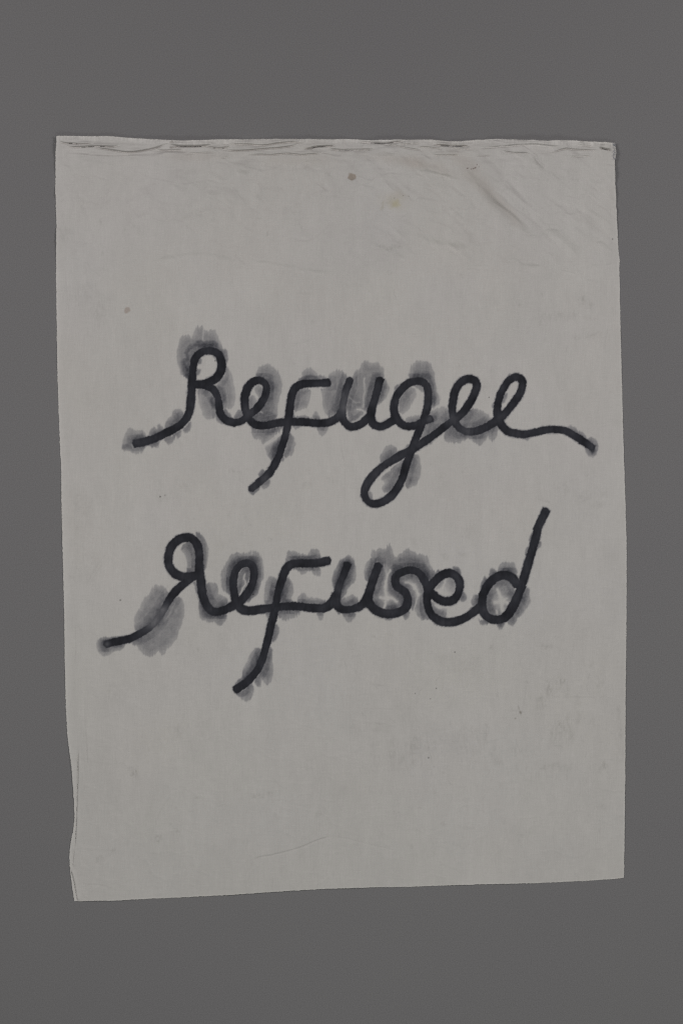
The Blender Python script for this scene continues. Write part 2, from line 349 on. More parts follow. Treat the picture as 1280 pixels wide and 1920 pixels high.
W2 += [('5', .40, [(435, 985), (440, 880), (480, 800), (510, 740), (560, 670), (600, 622), (640, 602), (690, 612), (730, 650), (742, 700), (680, 870),
                   (590, 980), (480, 1030)], 3.5),
       ('5', .41, [(440, 1060), (540, 1010), (680, 870), (750, 740), (840, 700), (870, 740), (885, 840), (870, 930), (840, 1000), (810, 1080), (770, 1140),
                   (720, 1180), (690, 1220), (650, 1200), (600, 1232), (550, 1245), (500, 1200), (460, 1150), (420, 1130)], 3.5),
       ('5', .40, [(95, 1130), (110, 1080), (180, 1062), (230, 1068), (350, 1048), (370, 1080), (250, 1105), (200, 1140), (350, 1120), (330, 1180),
                   (250, 1200), (220, 1222), (160, 1235), (110, 1200)], 1.5),
       ('5', -.2, [(150, 1110), (190, 1090), (230, 1110), (210, 1150), (160, 1150)]), ('5', -.2, [(230, 1140), (330, 1125), (320, 1155), (260, 1165)]),
       ('5', .52, [(1000, 125), (1040, 160), (1080, 220), (1095, 290), (1085, 380), (1075, 450), (1040, 480), (1030, 300), (1000, 200), (985, 150)], 3),
       ('5', .52, [(850, 280), (900, 220), (960, 215), (985, 300), (985, 480), (900, 495), (910, 430), (900, 360)], 1.5),
       ('5', .50, [(1065, 590), (1120, 580), (1160, 610), (1180, 680), (1220, 690), (1268, 740), (1250, 800), (1170, 825), (1100, 770), (1070, 690)], 2.5),
       ('5', .53, [(1005, 740), (1030, 720), (1080, 790), (1130, 850), (1190, 860), (1248, 850), (1247, 910), (1190, 967), (1150, 930), (1110, 942), (1070, 920), (1020, 880)], 3),
       ('5', .44, [(962, 585), (1000, 580), (1020, 700), (982, 660)], 1.5),
       ('6', .53, [(72, 420), (90, 320), (150, 225), (220, 170), (290, 188), (360, 155), (420, 178), (455, 240), (467, 340), (455, 450), (410, 560),
                   (370, 605), (310, 645), (280, 640), (345, 500), (376, 350), (325, 277), (240, 302), (190, 400), (185, 490), (205, 600), (150, 570), (90, 520)], 3.5),
       ('6', .52, [(232, 575), (215, 470), (235, 370), (280, 315), (330, 320), (345, 390), (310, 480), (265, 560)], 0.5),
       ('6', .50, [(0, 470), (40, 490), (50, 560), (110, 590), (132, 640), (115, 700), (0, 710)], 3), ('6', .56, [(0, 740), (110, 735), (117, 800), (60, 858), (10, 812)], 2.5),
       ('6', .48, [(473, 540), (490, 440), (520, 392), (560, 400), (595, 450), (600, 550), (570, 660), (475, 655)], 2.5),
       ('6', .48, [(630, 430), (690, 400), (730, 450), (745, 520), (722, 600), (765, 640), (620, 655), (590, 560)], 2.5),
       ('6', .46, [(778, 640), (790, 570), (840, 550), (870, 590), (940, 590), (1030, 620), (1045, 665), (780, 660)], 2.5),
       ('6', .50, [(585, 700), (790, 700), (775, 765), (710, 788), (640, 802), (598, 770)], 4), ('6', .46, [(470, 710), (545, 710), (512, 790), (490, 760)], 3),
       ('6', .44, [(955, 715), (1022, 720), (1012, 788), (980, 795)], 1.5),
       ('6', .52, [(668, 240), (690, 162), (730, 160), (780, 165), (820, 190), (880, 190), (900, 160), (940, 147), (980, 170), (992, 250), (900, 265), (700, 265)], 3),
       ('6', .50, [(735, 310), (800, 305), (980, 305), (987, 380), (960, 400), (930, 378), (880, 352), (830, 377), (790, 352)], 4),
       ('6', .52, [(560, 840), (600, 860), (611, 920), (592, 970), (560, 1002), (540, 1000), (545, 920)], 1.5),
       ('6', .50, [(238, 1390), (270, 1280), (310, 1170), (340, 1102), (400, 1062), (450, 1065), (445, 1170), (400, 1275), (320, 1360)], 3),
       ('6', .50, [(515, 1055), (545, 1080), (552, 1200), (557, 1290), (532, 1380), (490, 1402), (460, 1372), (440, 1340), (420, 1300), (470, 1170)], 3),
       ('6', .52, [(380, 1370), (435, 1310), (445, 1390), (412, 1422)], 2), ('6', .50, [(200, 1475), (280, 1445), (345, 1385), (372, 1430), (360, 1510), (320, 1552), (280, 1542), (240, 1512)], 2.5),
       ('6', .52, [(192, 1405), (250, 1330), (285, 1370), (200, 1445)], 2),
       ('7', .52, [(112, 480), (110, 400), (140, 320), (172, 252), (240, 208), (300, 226), (326, 290), (331, 380), (320, 460), (260, 500), (232, 570),
                   (180, 640), (140, 560)], 3),
       ('7', .48, [(185, 660), (210, 610), (270, 572), (335, 582), (350, 650), (270, 690)], 3), ('7', .52, [(212, 735), (332, 725), (312, 790), (270, 826), (230, 800)], 2),
       ('7', .48, [(150, 725), (195, 730), (185, 752), (165, 750)], 1),
       ('7', .48, [(403, 380), (410, 300), (450, 242), (510, 230), (520, 330), (480, 440), (425, 440)], 2.5),
       ('7', .49, [(460, 225), (480, 160), (540, 145), (590, 135), (625, 108), (660, 135), (672, 195), (692, 222), (730, 185), (800, 145), (850, 162),
                   (900, 182), (960, 205), (1000, 240), (1022, 300), (1050, 345), (1100, 345), (1070, 410), (1000, 470), (930, 390), (860, 330), (780, 340),
                   (710, 380), (680, 430), (700, 490), (785, 545), (812, 640), (770, 710), (650, 745), (560, 730), (480, 670), (470, 600), (500, 480),
                   (540, 330), (530, 270), (495, 270)], 5),
       ('7', -.16, [(500, 230), (560, 210), (580, 270), (570, 340), (500, 280)]), ('7', -.12, [(680, 260), (800, 220), (930, 250), (990, 330), (1000, 430), (900, 330), (760, 320), (660, 380)]),
       ('7', -.08, [(620, 640), (700, 560), (770, 590), (770, 660), (690, 710)]),
       ('7', .49, [(705, 470), (730, 400), (800, 365), (870, 370), (930, 430), (960, 500), (980, 560), (965, 640), (980, 720), (1005, 780), (940, 797),
                   (890, 760), (870, 720), (838, 700), (830, 600), (800, 545), (730, 500)], 2),
       ('7', .44, [(575, 765), (690, 768), (640, 800), (600, 797)], 3), ('7', .48, [(752, 735), (822, 715), (817, 780), (780, 796)], 1.5), ('7', .42, [(485, 730), (525, 745), (505, 762)], 2),
       ('7', .46, [(1055, 520), (1100, 460), (1152, 412), (1148, 480), (1105, 512)], 1), ('7', .34, [(1148, 420), (1200, 400), (1255, 430), (1245, 520), (1210, 590), (1160, 585), (1140, 520)], 1),
       ('7', .50, [(1015, 625), (1060, 650), (1100, 688), (1165, 690), (1160, 775), (1100, 780), (1040, 730)], 1),
       ('8', .46, [(148, 680), (175, 640), (200, 650), (180, 700)], 2), ('8', .50, [(312, 625), (330, 596), (375, 620), (387, 670), (350, 680)], 2),
       ('8', .48, [(385, 810), (425, 850), (430, 880), (405, 905), (375, 885)], 1.5),
       ('8', .52, [(468, 900), (490, 850), (525, 845), (560, 880), (540, 945), (490, 945)], 2), ('8', .42, [(448, 972), (470, 945), (500, 955), (462, 988)], 1),
       ('8', .50, [(542, 785), (570, 700), (592, 692), (615, 735), (570, 790)], 2.5), ('8', .50, [(622, 680), (635, 618), (690, 640), (715, 670), (640, 720)], 2.5),
       ('8', .52, [(700, 670), (718, 585), (780, 567), (830, 572), (857, 612), (862, 710), (830, 720), (760, 680)], 2.5),
       ('8', .50, [(925, 800), (960, 790), (976, 850), (970, 920), (940, 972), (890, 1032), (840, 1045), (825, 1000), (880, 890)], 2),
       ('8', .50, [(775, 1060), (835, 1010), (867, 1040), (850, 1092), (820, 1115), (780, 1092)], 2), ('8', .56, [(688, 1075), (752, 1070), (747, 1120), (725, 1148), (697, 1130)], 2),
       ('8', .48, [(535, 1050), (620, 1080), (600, 1106), (555, 1097)], 3), ('8', .42, [(150, 1060), (255, 1100), (240, 1122), (160, 1100)], 3),
       ('8', .50, [(585, 970), (590, 880), (630, 780), (690, 715), (750, 705), (815, 745), (845, 820), (835, 890), (790, 960), (740, 1025), (630, 1020)], 0.5),
       ('8', -.12, [(600, 960), (610, 880), (650, 900), (680, 980), (640, 1005)]),
       ('8', .47, [(962, 380), (975, 328), (1005, 318), (1010, 410)], 1), ('8', .47, [(1030, 380), (1065, 388), (1076, 420), (1050, 452), (1015, 480)], 1.5),
       ('8', .46, [(928, 505), (945, 443), (980, 450), (965, 550)], 1.5), ('8', .46, [(912, 595), (920, 553), (950, 555), (935, 630)], 1.5)]

# the water's edge is drawn out along the threads: tall spikes up and down, little sideways
spike = NZ[5](GX / 2.2, GY / 50) * 0.65 + NZ[6](GX / 5.5, GY / 60) * 0.38 + NZ[0](GX / 1.3, GY / 30) * 0.4
wob_x = NZ[7](GX / 7, GY / 7) * 1.3 + NZ[8](GX / 60, GY / 2.6) * 0.5
wob_y = NZ[9](GX / 9, GY / 9) * 1.1
grain = NZ[10](GX / 1.9, GY / 1.9)
cloud = NZ[11].fbm(GX / 11, GY / 11, 3)
wash = np.zeros((NYR, NXR), np.float32)
dark = np.zeros((NYR, NXR), np.float32)
wordid = np.full((NYR, NXR), -1, np.int8)
for w, W in ((0, W1), (1, W2)):
    for it in W:
        v, st, p = it[:3]; fr = it[3] if len(it) > 3 else 1.0
        q = catmull(pl(v, p), 4, True)
        sj, si = window(q, 14)
        x = GX[sj, si] + wob_x[sj, si]
        y = GY[sj, si] + wob_y[sj, si] + spike[sj, si] * (fr * 0.95 + 0.4)
        sd = poly_signed(q, x, y)
        if st < 0:
            dark[sj, si] = np.maximum(dark[sj, si], -st * smooth(-2.0, 3.5, sd) * (1 + 0.25 * cloud[sj, si]))
        else:
            body = smooth(-1.5, 2.3, sd) * (0.56 + 0.44 * smooth(0.5, 12.0, sd)) * (1 + 0.22 * cloud[sj, si])
            rim = 0.07 * np.exp(-((sd - 1.6) / 1.2) ** 2)
            d = st * body + st * rim
            m = d > wash[sj, si]
            wash[sj, si][m] = d[m]
            wordid[sj, si][m] = w

# pale tide lines where two wet fronts met
TIDE = [('7', 1.7, .85, [(640, 340), (615, 420), (602, 500), (610, 570), (622, 598)]), ('7', 2.0, .9, [(622, 598), (600, 640), (585, 690)]),
        ('7', 2.2, .85, [(615, 595), (660, 600), (712, 632)]), ('7', 2.4, .8, [(555, 590), (590, 605), (622, 600)]), ('7', 1.6, .4, [(590, 300), (620, 400), (600, 500)]),
        ('7', 2.0, .7, [(785, 455), (840, 470), (875, 505)]), ('7', 3.2, .95, [(860, 485), (885, 520), (902, 552)]), ('7', 1.4, .7, [(897, 550), (890, 620), (865, 720), (850, 760)]),
        ('7', 2.0, .9, [(1148, 420), (1140, 500)]), ('7', 6.0, .95, [(1080, 545), (1140, 550), (1190, 580)]), ('7', 1.5, .9, [(1060, 660), (1090, 685), (1165, 688)]),
        ('8', 3.2, .95, [(692, 800), (715, 850), (735, 910)]), ('8', 2.8, .95, [(680, 912), (735, 905), (792, 918)]), ('8', 3.4, .9, [(733, 905), (728, 950), (742, 985)]),
        ('8', 1.3, .8, [(690, 980), (692, 1003)]), ('8', 1.8, .7, [(735, 900), (775, 875)]),
        ('6', 1.0, .8, [(295, 380), (288, 420), (300, 465), (270, 515), (245, 565)]), ('6', 2.0, .6, [(365, 150), (362, 185)]),
        ('3', 1.0, .55, [(440, 320), (445, 420), (435, 520), (440, 610)]), ('3', 1.7, .8, [(375, 628), (410, 635), (445, 662)]), ('3', 1.5, .6, [(445, 670), (400, 715), (330, 755)]),
        ('3', 1.6, .6, [(262, 660), (275, 710)]), ('3', 1.0, .3, [(290, 510), (360, 560), (400, 560)]), ('3', 2.0, .6, [(800, 680), (840, 720)]),
        ('3', 1.8, .5, [(1100, 640), (1160, 605)]), ('2', 1.4, .6, [(330, 655), (380, 655)]), ('2', 2.0, .6, [(300, 470), (340, 530)]),
        ('2', 1.6, .8, [(420, 985), (500, 930), (575, 870)]), ('1', 1.4, .6, [(1010, 715), (1070, 665)]), ('5', 1.6, .3, [(720, 900), (800, 760)]),
        ('1', 1.0, .4, [(910, 160), (910, 250)])]
for v, wd, a, p in TIDE:
    q = catmull(pl(v, p), 6)
    sj, si = window(q, wd * 8 + 3)
    d, sg, tt = line_field(q, GX[sj, si] + 1.1 * wob_x[sj, si], GY[sj, si] + 1.1 * wob_y[sj, si] + 0.8 * spike[sj, si])
    wv = wd * (1.15 + .55 * NZ[2](GX[sj, si] / 5, GY[sj, si] / 5))
    k = (1 - a * 0.95 * np.exp(-(d / wv) ** 2)) * (1 - 0.30 * a * np.exp(-(d / (3.4 * wd)) ** 2))
    k = np.clip(k, 0, 1) ** 1.5
    wash[sj, si] *= k; dark[sj, si] *= k

near = np.exp(-np.clip(-stroke, 0, 60) / 8.5)
wash[wordid == 1] *= 1.13
wash_t = wash * (0.70 + 0.80 * near * (1 + 0.35 * cloud)) + np.minimum(dark, 0.5) * smooth(.03, .2, wash) * 1.15
wash_t *= 1 + 0.15 * grain + 0.05 * NZ[1](GX / 1.2, GY / 14)
# a hair of bleeding all along the strokes
wash_t = np.maximum(wash_t, 0.30 * smooth(-2.6 + 1.3 * NZ[5](GX / 4.5, GY / 4.5), 0.3, stroke_e))
wet = smooth(0.15, 0.45, wash) * smooth(-0.6, 0.5, NZ[4].fbm(GX / 30, GY / 30, 2) + 0.15)
inkS = smooth(-0.75, 0.95, stroke_e) * (1 - wet) + smooth(-2.4, 2.0, stroke_e) * wet
load -= 0.10 * wet * smooth(0.2, 0.6, wash)
DEN = np.maximum(inkS * load, 0.71 * wash_t)

# ------------------------------------------------------------------ pigment of the cloth: stains, specks, scuffs, darker fold bands
STAIN = np.ones((NYR, NXR, 3), np.float32)
def blot(cx, cy, rx, ry, col, a, soft=0.35, rot=0.0, rough=0.18):
    m = max(rx, ry) * 1.8 + 3
    sj, si = window([(cx, cy)], m)
    x = GX[sj, si] - cx; y = GY[sj, si] - cy
    c, s = math.cos(rot), math.sin(rot)
    u = (x * c + y * s) / rx; w = (-x * s + y * c) / ry
    r = np.hypot(u, w) + rough * NZ[9](GX[sj, si] / (0.5 * (rx + ry)) * 1.4, GY[sj, si] / (0.5 * (rx + ry)) * 1.4)
    k = a * smooth(1 + soft, 1 - soft, r)
    if rough > .6: k = k * np.clip(0.75 + 0.9 * NZ[8](GX[sj, si] / 2.6, GY[sj, si] / 5.5) + 0.4 * NZ[1](GX[sj, si] / 1.4, GY[sj, si] / 2.0), 0, 2)
    STAIN[sj, si] *= 1 + k[..., None] * (np.array(col, np.float32) - 1)
blot(659.6, 332, 8.0, 6.4, (0.68, 0.61, 0.55), 1.0, 0.22, 0.5, 0.30)
blot(238, 581, 6.6, 4.8, (0.78, 0.71, 0.68), 1.0, 0.30, -0.6, 0.28)
blot(742, 382, 9, 6, (0.93, 0.91, 0.76), 1.0, 0.8, -0.5, 0.5)
blot(737, 378, 24, 14, (0.95, 0.93, 0.89), 1.0, 0.8, 0, 0.5)
blot(717, 387, 3.2, 7, (0.88, 0.86, 0.78), 0.8, 0.7, 0.15, 0.7)
for cx, cy in ((739, 372), (755.5, 367), (766, 368)): blot(cx, cy, 1.2, 1.0, (0.55, 0.55, 0.5), 0.8)
for cx, cy, r in ((300.5, 931.3, 1.35), (225.5, 1125.5, 1.3), (852, 1222.5, 1.15), (817.3, 1290.4, 1.0), (778, 1300, .8), (309.5, 928.5, .8), (916, 745, 1.0), (806.5, 1310, .9), (1149, 447, 1.0),
                  (475, 1114.5, 1.2), (803, 1421, 1.2), (1110, 264, .8), (403.5, 677, 1.0)):
    blot(cx, cy, r, r, (0.12, 0.12, 0.12), 1.0, 0.5)
for cx, cy, rx, ry, ro in ((876, 315.6, 1.7, .9, .2), (882.5, 317.2, 1.0, .8, 0), (886.3, 316.6, 1.4, .8, 0), (890, 315.2, 2.2, .9, -.5), (893.5, 309, .8, .8, 0), (897, 313, .7, .7, 0)):
    blot(cx, cy, rx, ry, (0.22, 0.12, 0.11), 1.0, 0.5, ro)
blot(975, 1336, 1.8, 3.2, (0.55, 0.53, 0.5), 1.0, 0.6, -0.3); blot(965.5, 1347, 1.5, 1.5, (0.72, 0.7, 0.68), 1.0, 0.6); blot(971.5, 1327, 1, 4, (0.75, 0.74, 0.72), .8, 0.6, -.3)
GREY = (0.80, 0.80, 0.79)
SMUDGE = [(178, 560, 30, 20, .22), (190, 585, 10, 16, .28), (196, 589, 3, 3, .5), (145, 545, 22, 16, .15), (250, 1448, 6, 8, .7), (255, 1447, 3, 3, .5), (211, 1596, 4, 4, .6), (184, 1610, 7, 8, .45),
          (297, 1574, 8, 5, .75), (331, 1560, 7, 3, .8), (486, 1494, 9, 5, .6), (503, 1488, 6, 3, .6), (637, 1514, 4, 4, .7), (595, 1527, 5, 6, .4), (1053, 1278, 6, 4, .9), (1048, 1290, 18, 14, .3),
          (1028, 1290, 9, 14, .5), (1015, 1313, 8, 10, .5), (1060, 1362, 12, 24, .45), (1045, 1375, 10, 18, .35), (1038, 1385, 6, 12, .4), (1090, 1350, 18, 12, .3), (1133, 1434, 5, 7, .7),
          (1127, 1300, 10, 14, .25), (987, 1280, 4, 4, .5), (920, 1215, 6, 8, .5), (1026, 1213, 8, 4, .45), (985, 1410, 22, 8, .35), (925, 1410, 16, 10, .25), (1160, 1332, 4, 12, .45), (1164, 1370, 3, 12, .55),
          (1110, 1245, 7, 6, .4), (1125, 1260, 12, 10, .3), (1125, 1285, 8, 10, .3), (1162, 1252, 6, 3, .5), (1092, 563, 5, 7, .6), (1108, 572, 4, 7, .6), (1052, 590, 30, 8, .35), (1013, 603, 3, 5, .6),
          (1105, 595, 14, 5, .35), (1112, 625, 14, 8, .4), (1080, 632, 10, 6, .3), (1125, 946, 9, 5, .4), (1105, 930, 24, 12, .3), (1055, 915, 8, 10, .4), (1085, 932, 12, 10, .25), (720, 466, 12, 5, .45),
          (742, 463, 7, 4, .45), (729, 511, 4, 3, .5), (660, 1365, 16, 8, .35), (770, 1415, 12, 22, .4), (752, 1425, 3, 6, .6), (708, 1363, 10, 8, .3), (735, 1410, 6, 24, .35), (760, 1330, 16, 20, .15),
          (795, 1390, 24, 30, .2), (870, 1250, 20, 16, .25), (850, 1232, 30, 8, .2), (700, 1193, 4, 2, .5), (700, 1283, 12, 4, .3), (830, 1400, 40, 24, .18), (890, 1390, 24, 30, .25), (908, 1370, 4, 18, .35),
          (160, 1060, 24, 20, .18), (182, 1046, 12, 9, .28), (148, 1010, 12, 50, .14), (155, 940, 12, 26, .22), (120, 440, 9, 10, .35), (330, 398, 40, 20, .15), (150, 375, 30, 30, .14), (225, 340, 40, 18, .12),
          (300, 925, 6, 22, .35), (306, 934, 8, 6, .35), (434, 884, 5, 4, .6), (868, 1040, 9, 3, .4), (833, 1043, 8, 6, .4), (790, 1015, 22, 12, .25), (885, 995, 20, 12, .2), (505, 1012, 6, 4, .4),
          (420, 1020, 12, 6, .3), (620, 900, 8, 5, .35), (572, 908, 10, 6, .3), (655, 846, 8, 4, .3), (440, 1210, 20, 40, .12), (330, 1380, 60, 30, .14), (210, 1300, 10, 14, .25), (335, 1370, 6, 16, .25),
          (280, 1310, 40, 60, .10), (600, 1450, 50, 30, .10), (1000, 1450, 60, 20, .14), (880, 1555, 10, 5, .3), (862, 1585, 12, 6, .35), (1130, 1515, 6, 4, .6), (1125, 1440, 4, 10, .4), (300, 578, 5, 4, .4), (1010, 290, 20, 12, .2),
          (1080, 300, 5, 5, .35), (1072, 335, 16, 14, .18), (1040, 330, 40, 24, .12), (935, 1430, 8, 6, .4), (1022, 1438, 5, 6, .5), (1040, 1435, 6, 4, .4), (1060, 1440, 16, 8, .3)]
for cx, cy, rx, ry, a in SMUDGE:
    blot(cx, cy, rx, ry, GREY, a * 0.78, 0.85, 0.0, 0.75)
for cx, cy, rx, ry, ro, a in ((905, 350, 50, 11, .84, .55), (955, 400, 40, 8, .84, .4), (745, 300, 60, 10, .15, .55), (800, 312, 50, 8, .3, .4), (870, 300, 30, 9, .5, .35), (360, 294, 50, 6, 0, .35), (560, 300, 60, 8, 0, .25)):
    blot(cx, cy, rx, ry, (0.915, 0.885, 0.865), a * 1.3, 0.9, ro, 0.4)  # brownish, slightly darker bands along the folds
rs = np.random.RandomState(31)
for k in range(420):                                    # the fine dirt of a cloth that has been handled and walked on
    cx, cy = rs.uniform(115, 1165), rs.uniform(290, 1680)
    dens = 0.35 + 0.65 * smooth(1150, 1350, cy) * smooth(560, 760, cx)
    if rs.rand() > dens: continue
    sz = rs.choice([1.2, 2.2, 4.0, 8.0], p=[.3, .3, .25, .15])
    blot(cx, cy, sz * rs.uniform(.6, 1.4), sz * rs.uniform(.8, 2.2), GREY, rs.uniform(.12, .42) * (1.15 if sz < 3 else .55), 0.8, rs.uniform(-.3, .3), 0.7)
# broad unevenness of the old cotton
mott = NZ[2].fbm(GX / 90, GY / 150, 4)
mott2 = NZ[3].fbm(GX / 14, GY / 40, 3)
STAIN *= (1 + 0.036 * mott + 0.034 * mott2 + 0.010 * NZ[9].fbm(GX / 3.5, GY / 45, 2))[..., None]
STAIN[..., 0] *= 1 + 0.005 * NZ[4].fbm(GX / 120, GY / 120, 2)
STAIN[..., 2] *= 1 - 0.012 * NZ[6].fbm(GX / 140, GY / 140, 2)

# ------------------------------------------------------------------ relief: folds, slits, creases (metres)
HGT = (0.0015 * NZ[0].fbm(GX / 160, GY / 190, 2)).astype(np.float32)
HGT += 0.00040 * NZ[1].fbm(GX / 22, GY / 30, 3)
wr = np.abs(NZ[7].fbm((GX + 0.6 * GY) / 75, (GY - 0.35 * GX) / 42, 3))
HGT += 0.00150 * smooth(0.16, 0.0, wr) * (0.25 + 0.75 * smooth(620, 330, GY))
wr2 = np.abs(NZ[8].fbm((GX - 0.5 * GY) / 60, (GY + 0.3 * GX) / 55, 2))
HGT += 0.00095 * smooth(0.10, 0.0, wr2) * (0.3 + 0.7 * smooth(620, 330, GY))

ur = smooth(600, 360, GY) * smooth(560, 820, GX)
HGT += 0.0090 * ur * NZ[5].fbm((GX - GY) / 42, (GX + GY) / 190, 2)
HGT += 0.0030 * ur * NZ[6].fbm((GX - 1.2 * GY) / 18, (GX + GY) / 110, 2)
ul = smooth(640, 380, GY) * smooth(900, 600, GX)
HGT += 0.0078 * ul * NZ[9].fbm((GX + 0.9 * GY) / 70, (GY - 0.5 * GX) / 45, 3)
HGT += 0.0045 * NZ[10].fbm(GX / 110, GY / 70, 2) * smooth(760, 480, GY)
HGT += 0.0020 * NZ[11].fbm(GX / 60, GY / 130, 3)
HGT += 0.0050 * smooth(330, 275, GY) * NZ[2].fbm(GX / 60, GY / 14, 3)
OPEN = np.full((NYR, NXR), -9.0, np.float32)       # where two layers part and one looks in between them
def taper(t, e=0.22): return smooth(0, e, t) * smooth(1, 1 - e, t)

def step(v, pts, h, reach=9.0, groove=0.0, gw=1.0, e=0.22):
    e = max(e, 0.20)
    h = h * 2.0; groove = groove * (2.3 if groove > .0028 else 4.0); gw = gw * 1.25
    """upper layer lies proud and ends sharply at the line; optional dark slit under its lip"""
    q = catmull(pl(v, pts), 6) if isinstance(v, str) else catmull(sum((pl(a, b) for a, b in zip(v, pts)), []), 6)
    sj, si = window(q, max(reach * 3, 10))
    d, sg, tt = line_field(q, GX[sj, si], GY[sj, si])
    s = d * sg; k = taper(tt, e)
    HGT[sj, si] += h * k * np.where(s > 0, np.exp(-(s / reach) ** 2), 0) * smooth(-0.2, 0.9, s)
    if groove:
        HGT[sj, si] -= groove * k * np.exp(-((s + gw * 0.8) / gw) ** 2)
        if groove > 0.0066 and gw > 1.24:
            k = taper(tt, .45)
            ow = 0.27 * gw * min(1.3, groove / 0.0085)
            OPEN[sj, si] = np.maximum(OPEN[sj, si], ow * (1.5 * smooth(.0, .95, k) - .5) - np.abs(s + gw * .7))

def fold(v, pts, w, h, e=0.25):
    h = h * (7.0 if w > 5 else 4.0 if w > 3 else 3.6)
    q = catmull(pl(v, pts), 6)
    sj, si = window(q, w * 7)
    d, sg, tt = line_field(q, GX[sj, si], GY[sj, si])
    s = d * sg
    HGT[sj, si] += h * taper(tt, e) * np.tanh(s / w) * np.exp(-(s / (3.2 * w)) ** 2)

def crease(v, pts, w, h, darken=0.0, e=0.2):
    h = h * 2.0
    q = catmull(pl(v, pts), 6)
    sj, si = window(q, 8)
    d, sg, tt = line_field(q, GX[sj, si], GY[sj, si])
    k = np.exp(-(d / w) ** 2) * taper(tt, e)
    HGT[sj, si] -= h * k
    if darken: STAIN[sj, si] *= (1 - darken * k)[..., None]  # cloth colour darker along the crease line

# gathered folds under the top edge
step('A', [(115, 147), (200, 170), (300, 175), (400, 182), (560, 178)], .0022, 7, .0030, 1.0)
step('A', [(190, 200), (260, 213), (350, 218), (450, 212), (590, 206), (750, 213), (830, 207), (890, 193)], .0022, 6, .0036, 1.1)
step(('A', 'B'), ([(480, 225), (600, 230), (700, 243), (800, 260), (900, 275), (1000, 278), (1080, 270), (1180, 252)],
                  [(10, 228), (100, 200), (150, 189), (190, 193)]), .0024, 8, .0022, .9)
step('B', [(150, 188), (220, 198), (290, 208), (400, 208), (540, 204), (640, 197), (715, 193)], .0024, 8, .0040, 1.15)
step('B', [(170, 228), (230, 220), (290, 208)], .0015, 5, .0020, .9)
step('B', [(590, 208), (680, 221), (770, 228), (870, 219), (920, 205)], .0020, 6, .0030, 1.0)
step(('B', 'C'), ([(850, 200), (920, 176), (1000, 182), (1120, 183)], [(0, 195), (130, 182), (250, 165), (350, 160), (440, 165), (560, 180)]), .0018, 6, .0020, .9)
step(('B', 'C'), ([(780, 240), (880, 255), (1000, 260), (1130, 255)], [(0, 240), (150, 230), (290, 217), (420, 198), (490, 185)]), .0020, 6, .0020, .9)
step('B', [(0, 255), (120, 258), (180, 255), (260, 250), (350, 250)], .0014, 5, .0012, 1.1)
step('B', [(340, 300), (500, 292), (600, 285), (680, 288), (760, 292)], .0009, 6, .0008, .9)
step('B', [(780, 350), (850, 345), (910, 338)], .0008, 6, .0007, .9)
step(('B', 'C'), ([(1040, 318), (1180, 312)], [(0, 310), (100, 313), (200, 305), (310, 297), (400, 308), (490, 317), (600, 308), (730, 295), (840, 275)]), .0015, 9, .0014, .9)
step('C', [(490, 242), (570, 238), (650, 215), (750, 208), (840, 203), (900, 193)], .0022, 6, .0026, 1.0)
step(('C', 'D'), ([(790, 238), (880, 245), (980, 252), (1120, 247)], [(0, 245), (90, 240)]), .0020, 8, .0026, 1.0)
step(('C', 'D'), ([(1150, 133), (1200, 148)], [(0, 158), (130, 168), (200, 170), (300, 160), (400, 150), (460, 138)]), .0005, 3, .0042, 1.4, .12)
step('D', [(100, 178), (200, 190), (320, 200), (420, 225), (540, 245), (690, 268)], .0014, 6, .0012, .9)
step('D', [(340, 193), (440, 188), (540, 178), (640, 177)], .0014, 6, .0012, .9)
step('D', [(570, 215), (680, 220), (780, 230), (900, 242)], .0014, 6, .0012, .9)
step('D', [(770, 187), (900, 193), (1030, 200), (1150, 203), (1235, 203)], .0018, 5, .0048, 1.35, .08)
step('D', [(760, 324), (960, 317), (1100, 316)], .0010, 6, .0010, .9)
step('D', [(1010, 225), (1100, 240), (1250, 248)], .0010, 6, .0007, .9)
step('E', [(0, 170), (100, 160), (250, 152), (400, 140), (520, 138), (640, 147), (760, 158)], .0016, 6, .0010, 1.2)
fold('E', [(380, 150), (500, 152), (620, 155), (740, 160)], 3.5, .0010)
step('E', [(220, 190), (330, 205), (440, 212), (480, 225)], .0014, 6, .0014, .9)
fold('E', [(470, 215), (500, 250), (550, 310), (610, 355)], 2.0, .0006)
step('E', [(625, 205), (700, 190), (790, 172), (880, 178), (1070, 185)], .0015, 6, .0014, .9)
step('E', [(870, 142), (950, 144), (1020, 152)], .0010, 5, .0006, .9)
step('E', [(1060, 161), (1175, 180)], .0020, 5, .0042, 1.2, .10)
step('E', [(800, 243), (900, 238), (1010, 228)], .0009, 6, .0008, .9)
step('E', [(0, 232), (140, 230)], .0008, 6, .0008, .9)
step('B', [(180, 158), (232, 160)], .0010, 3, .0032, 1.2)
fold('D', [(-60, 310), (60, 298), (200, 305), (400, 305)], 6, .0006, .45)
fold('D', [(60, 330), (250, 390), (400, 430), (600, 490)], 8, .0008, .45)
fold('D', [(540, 515), (700, 508), (800, 535), (900, 555), (1050, 580)], 2.5, .0007)
fold('A', [(60, 290), (300, 300), (600, 322), (900, 325), (1280, 318)], 2.0, -.0007)
fold('B', [(0, 312), (100, 292), (220, 284), (420, 290)], 2.0, -.0008)
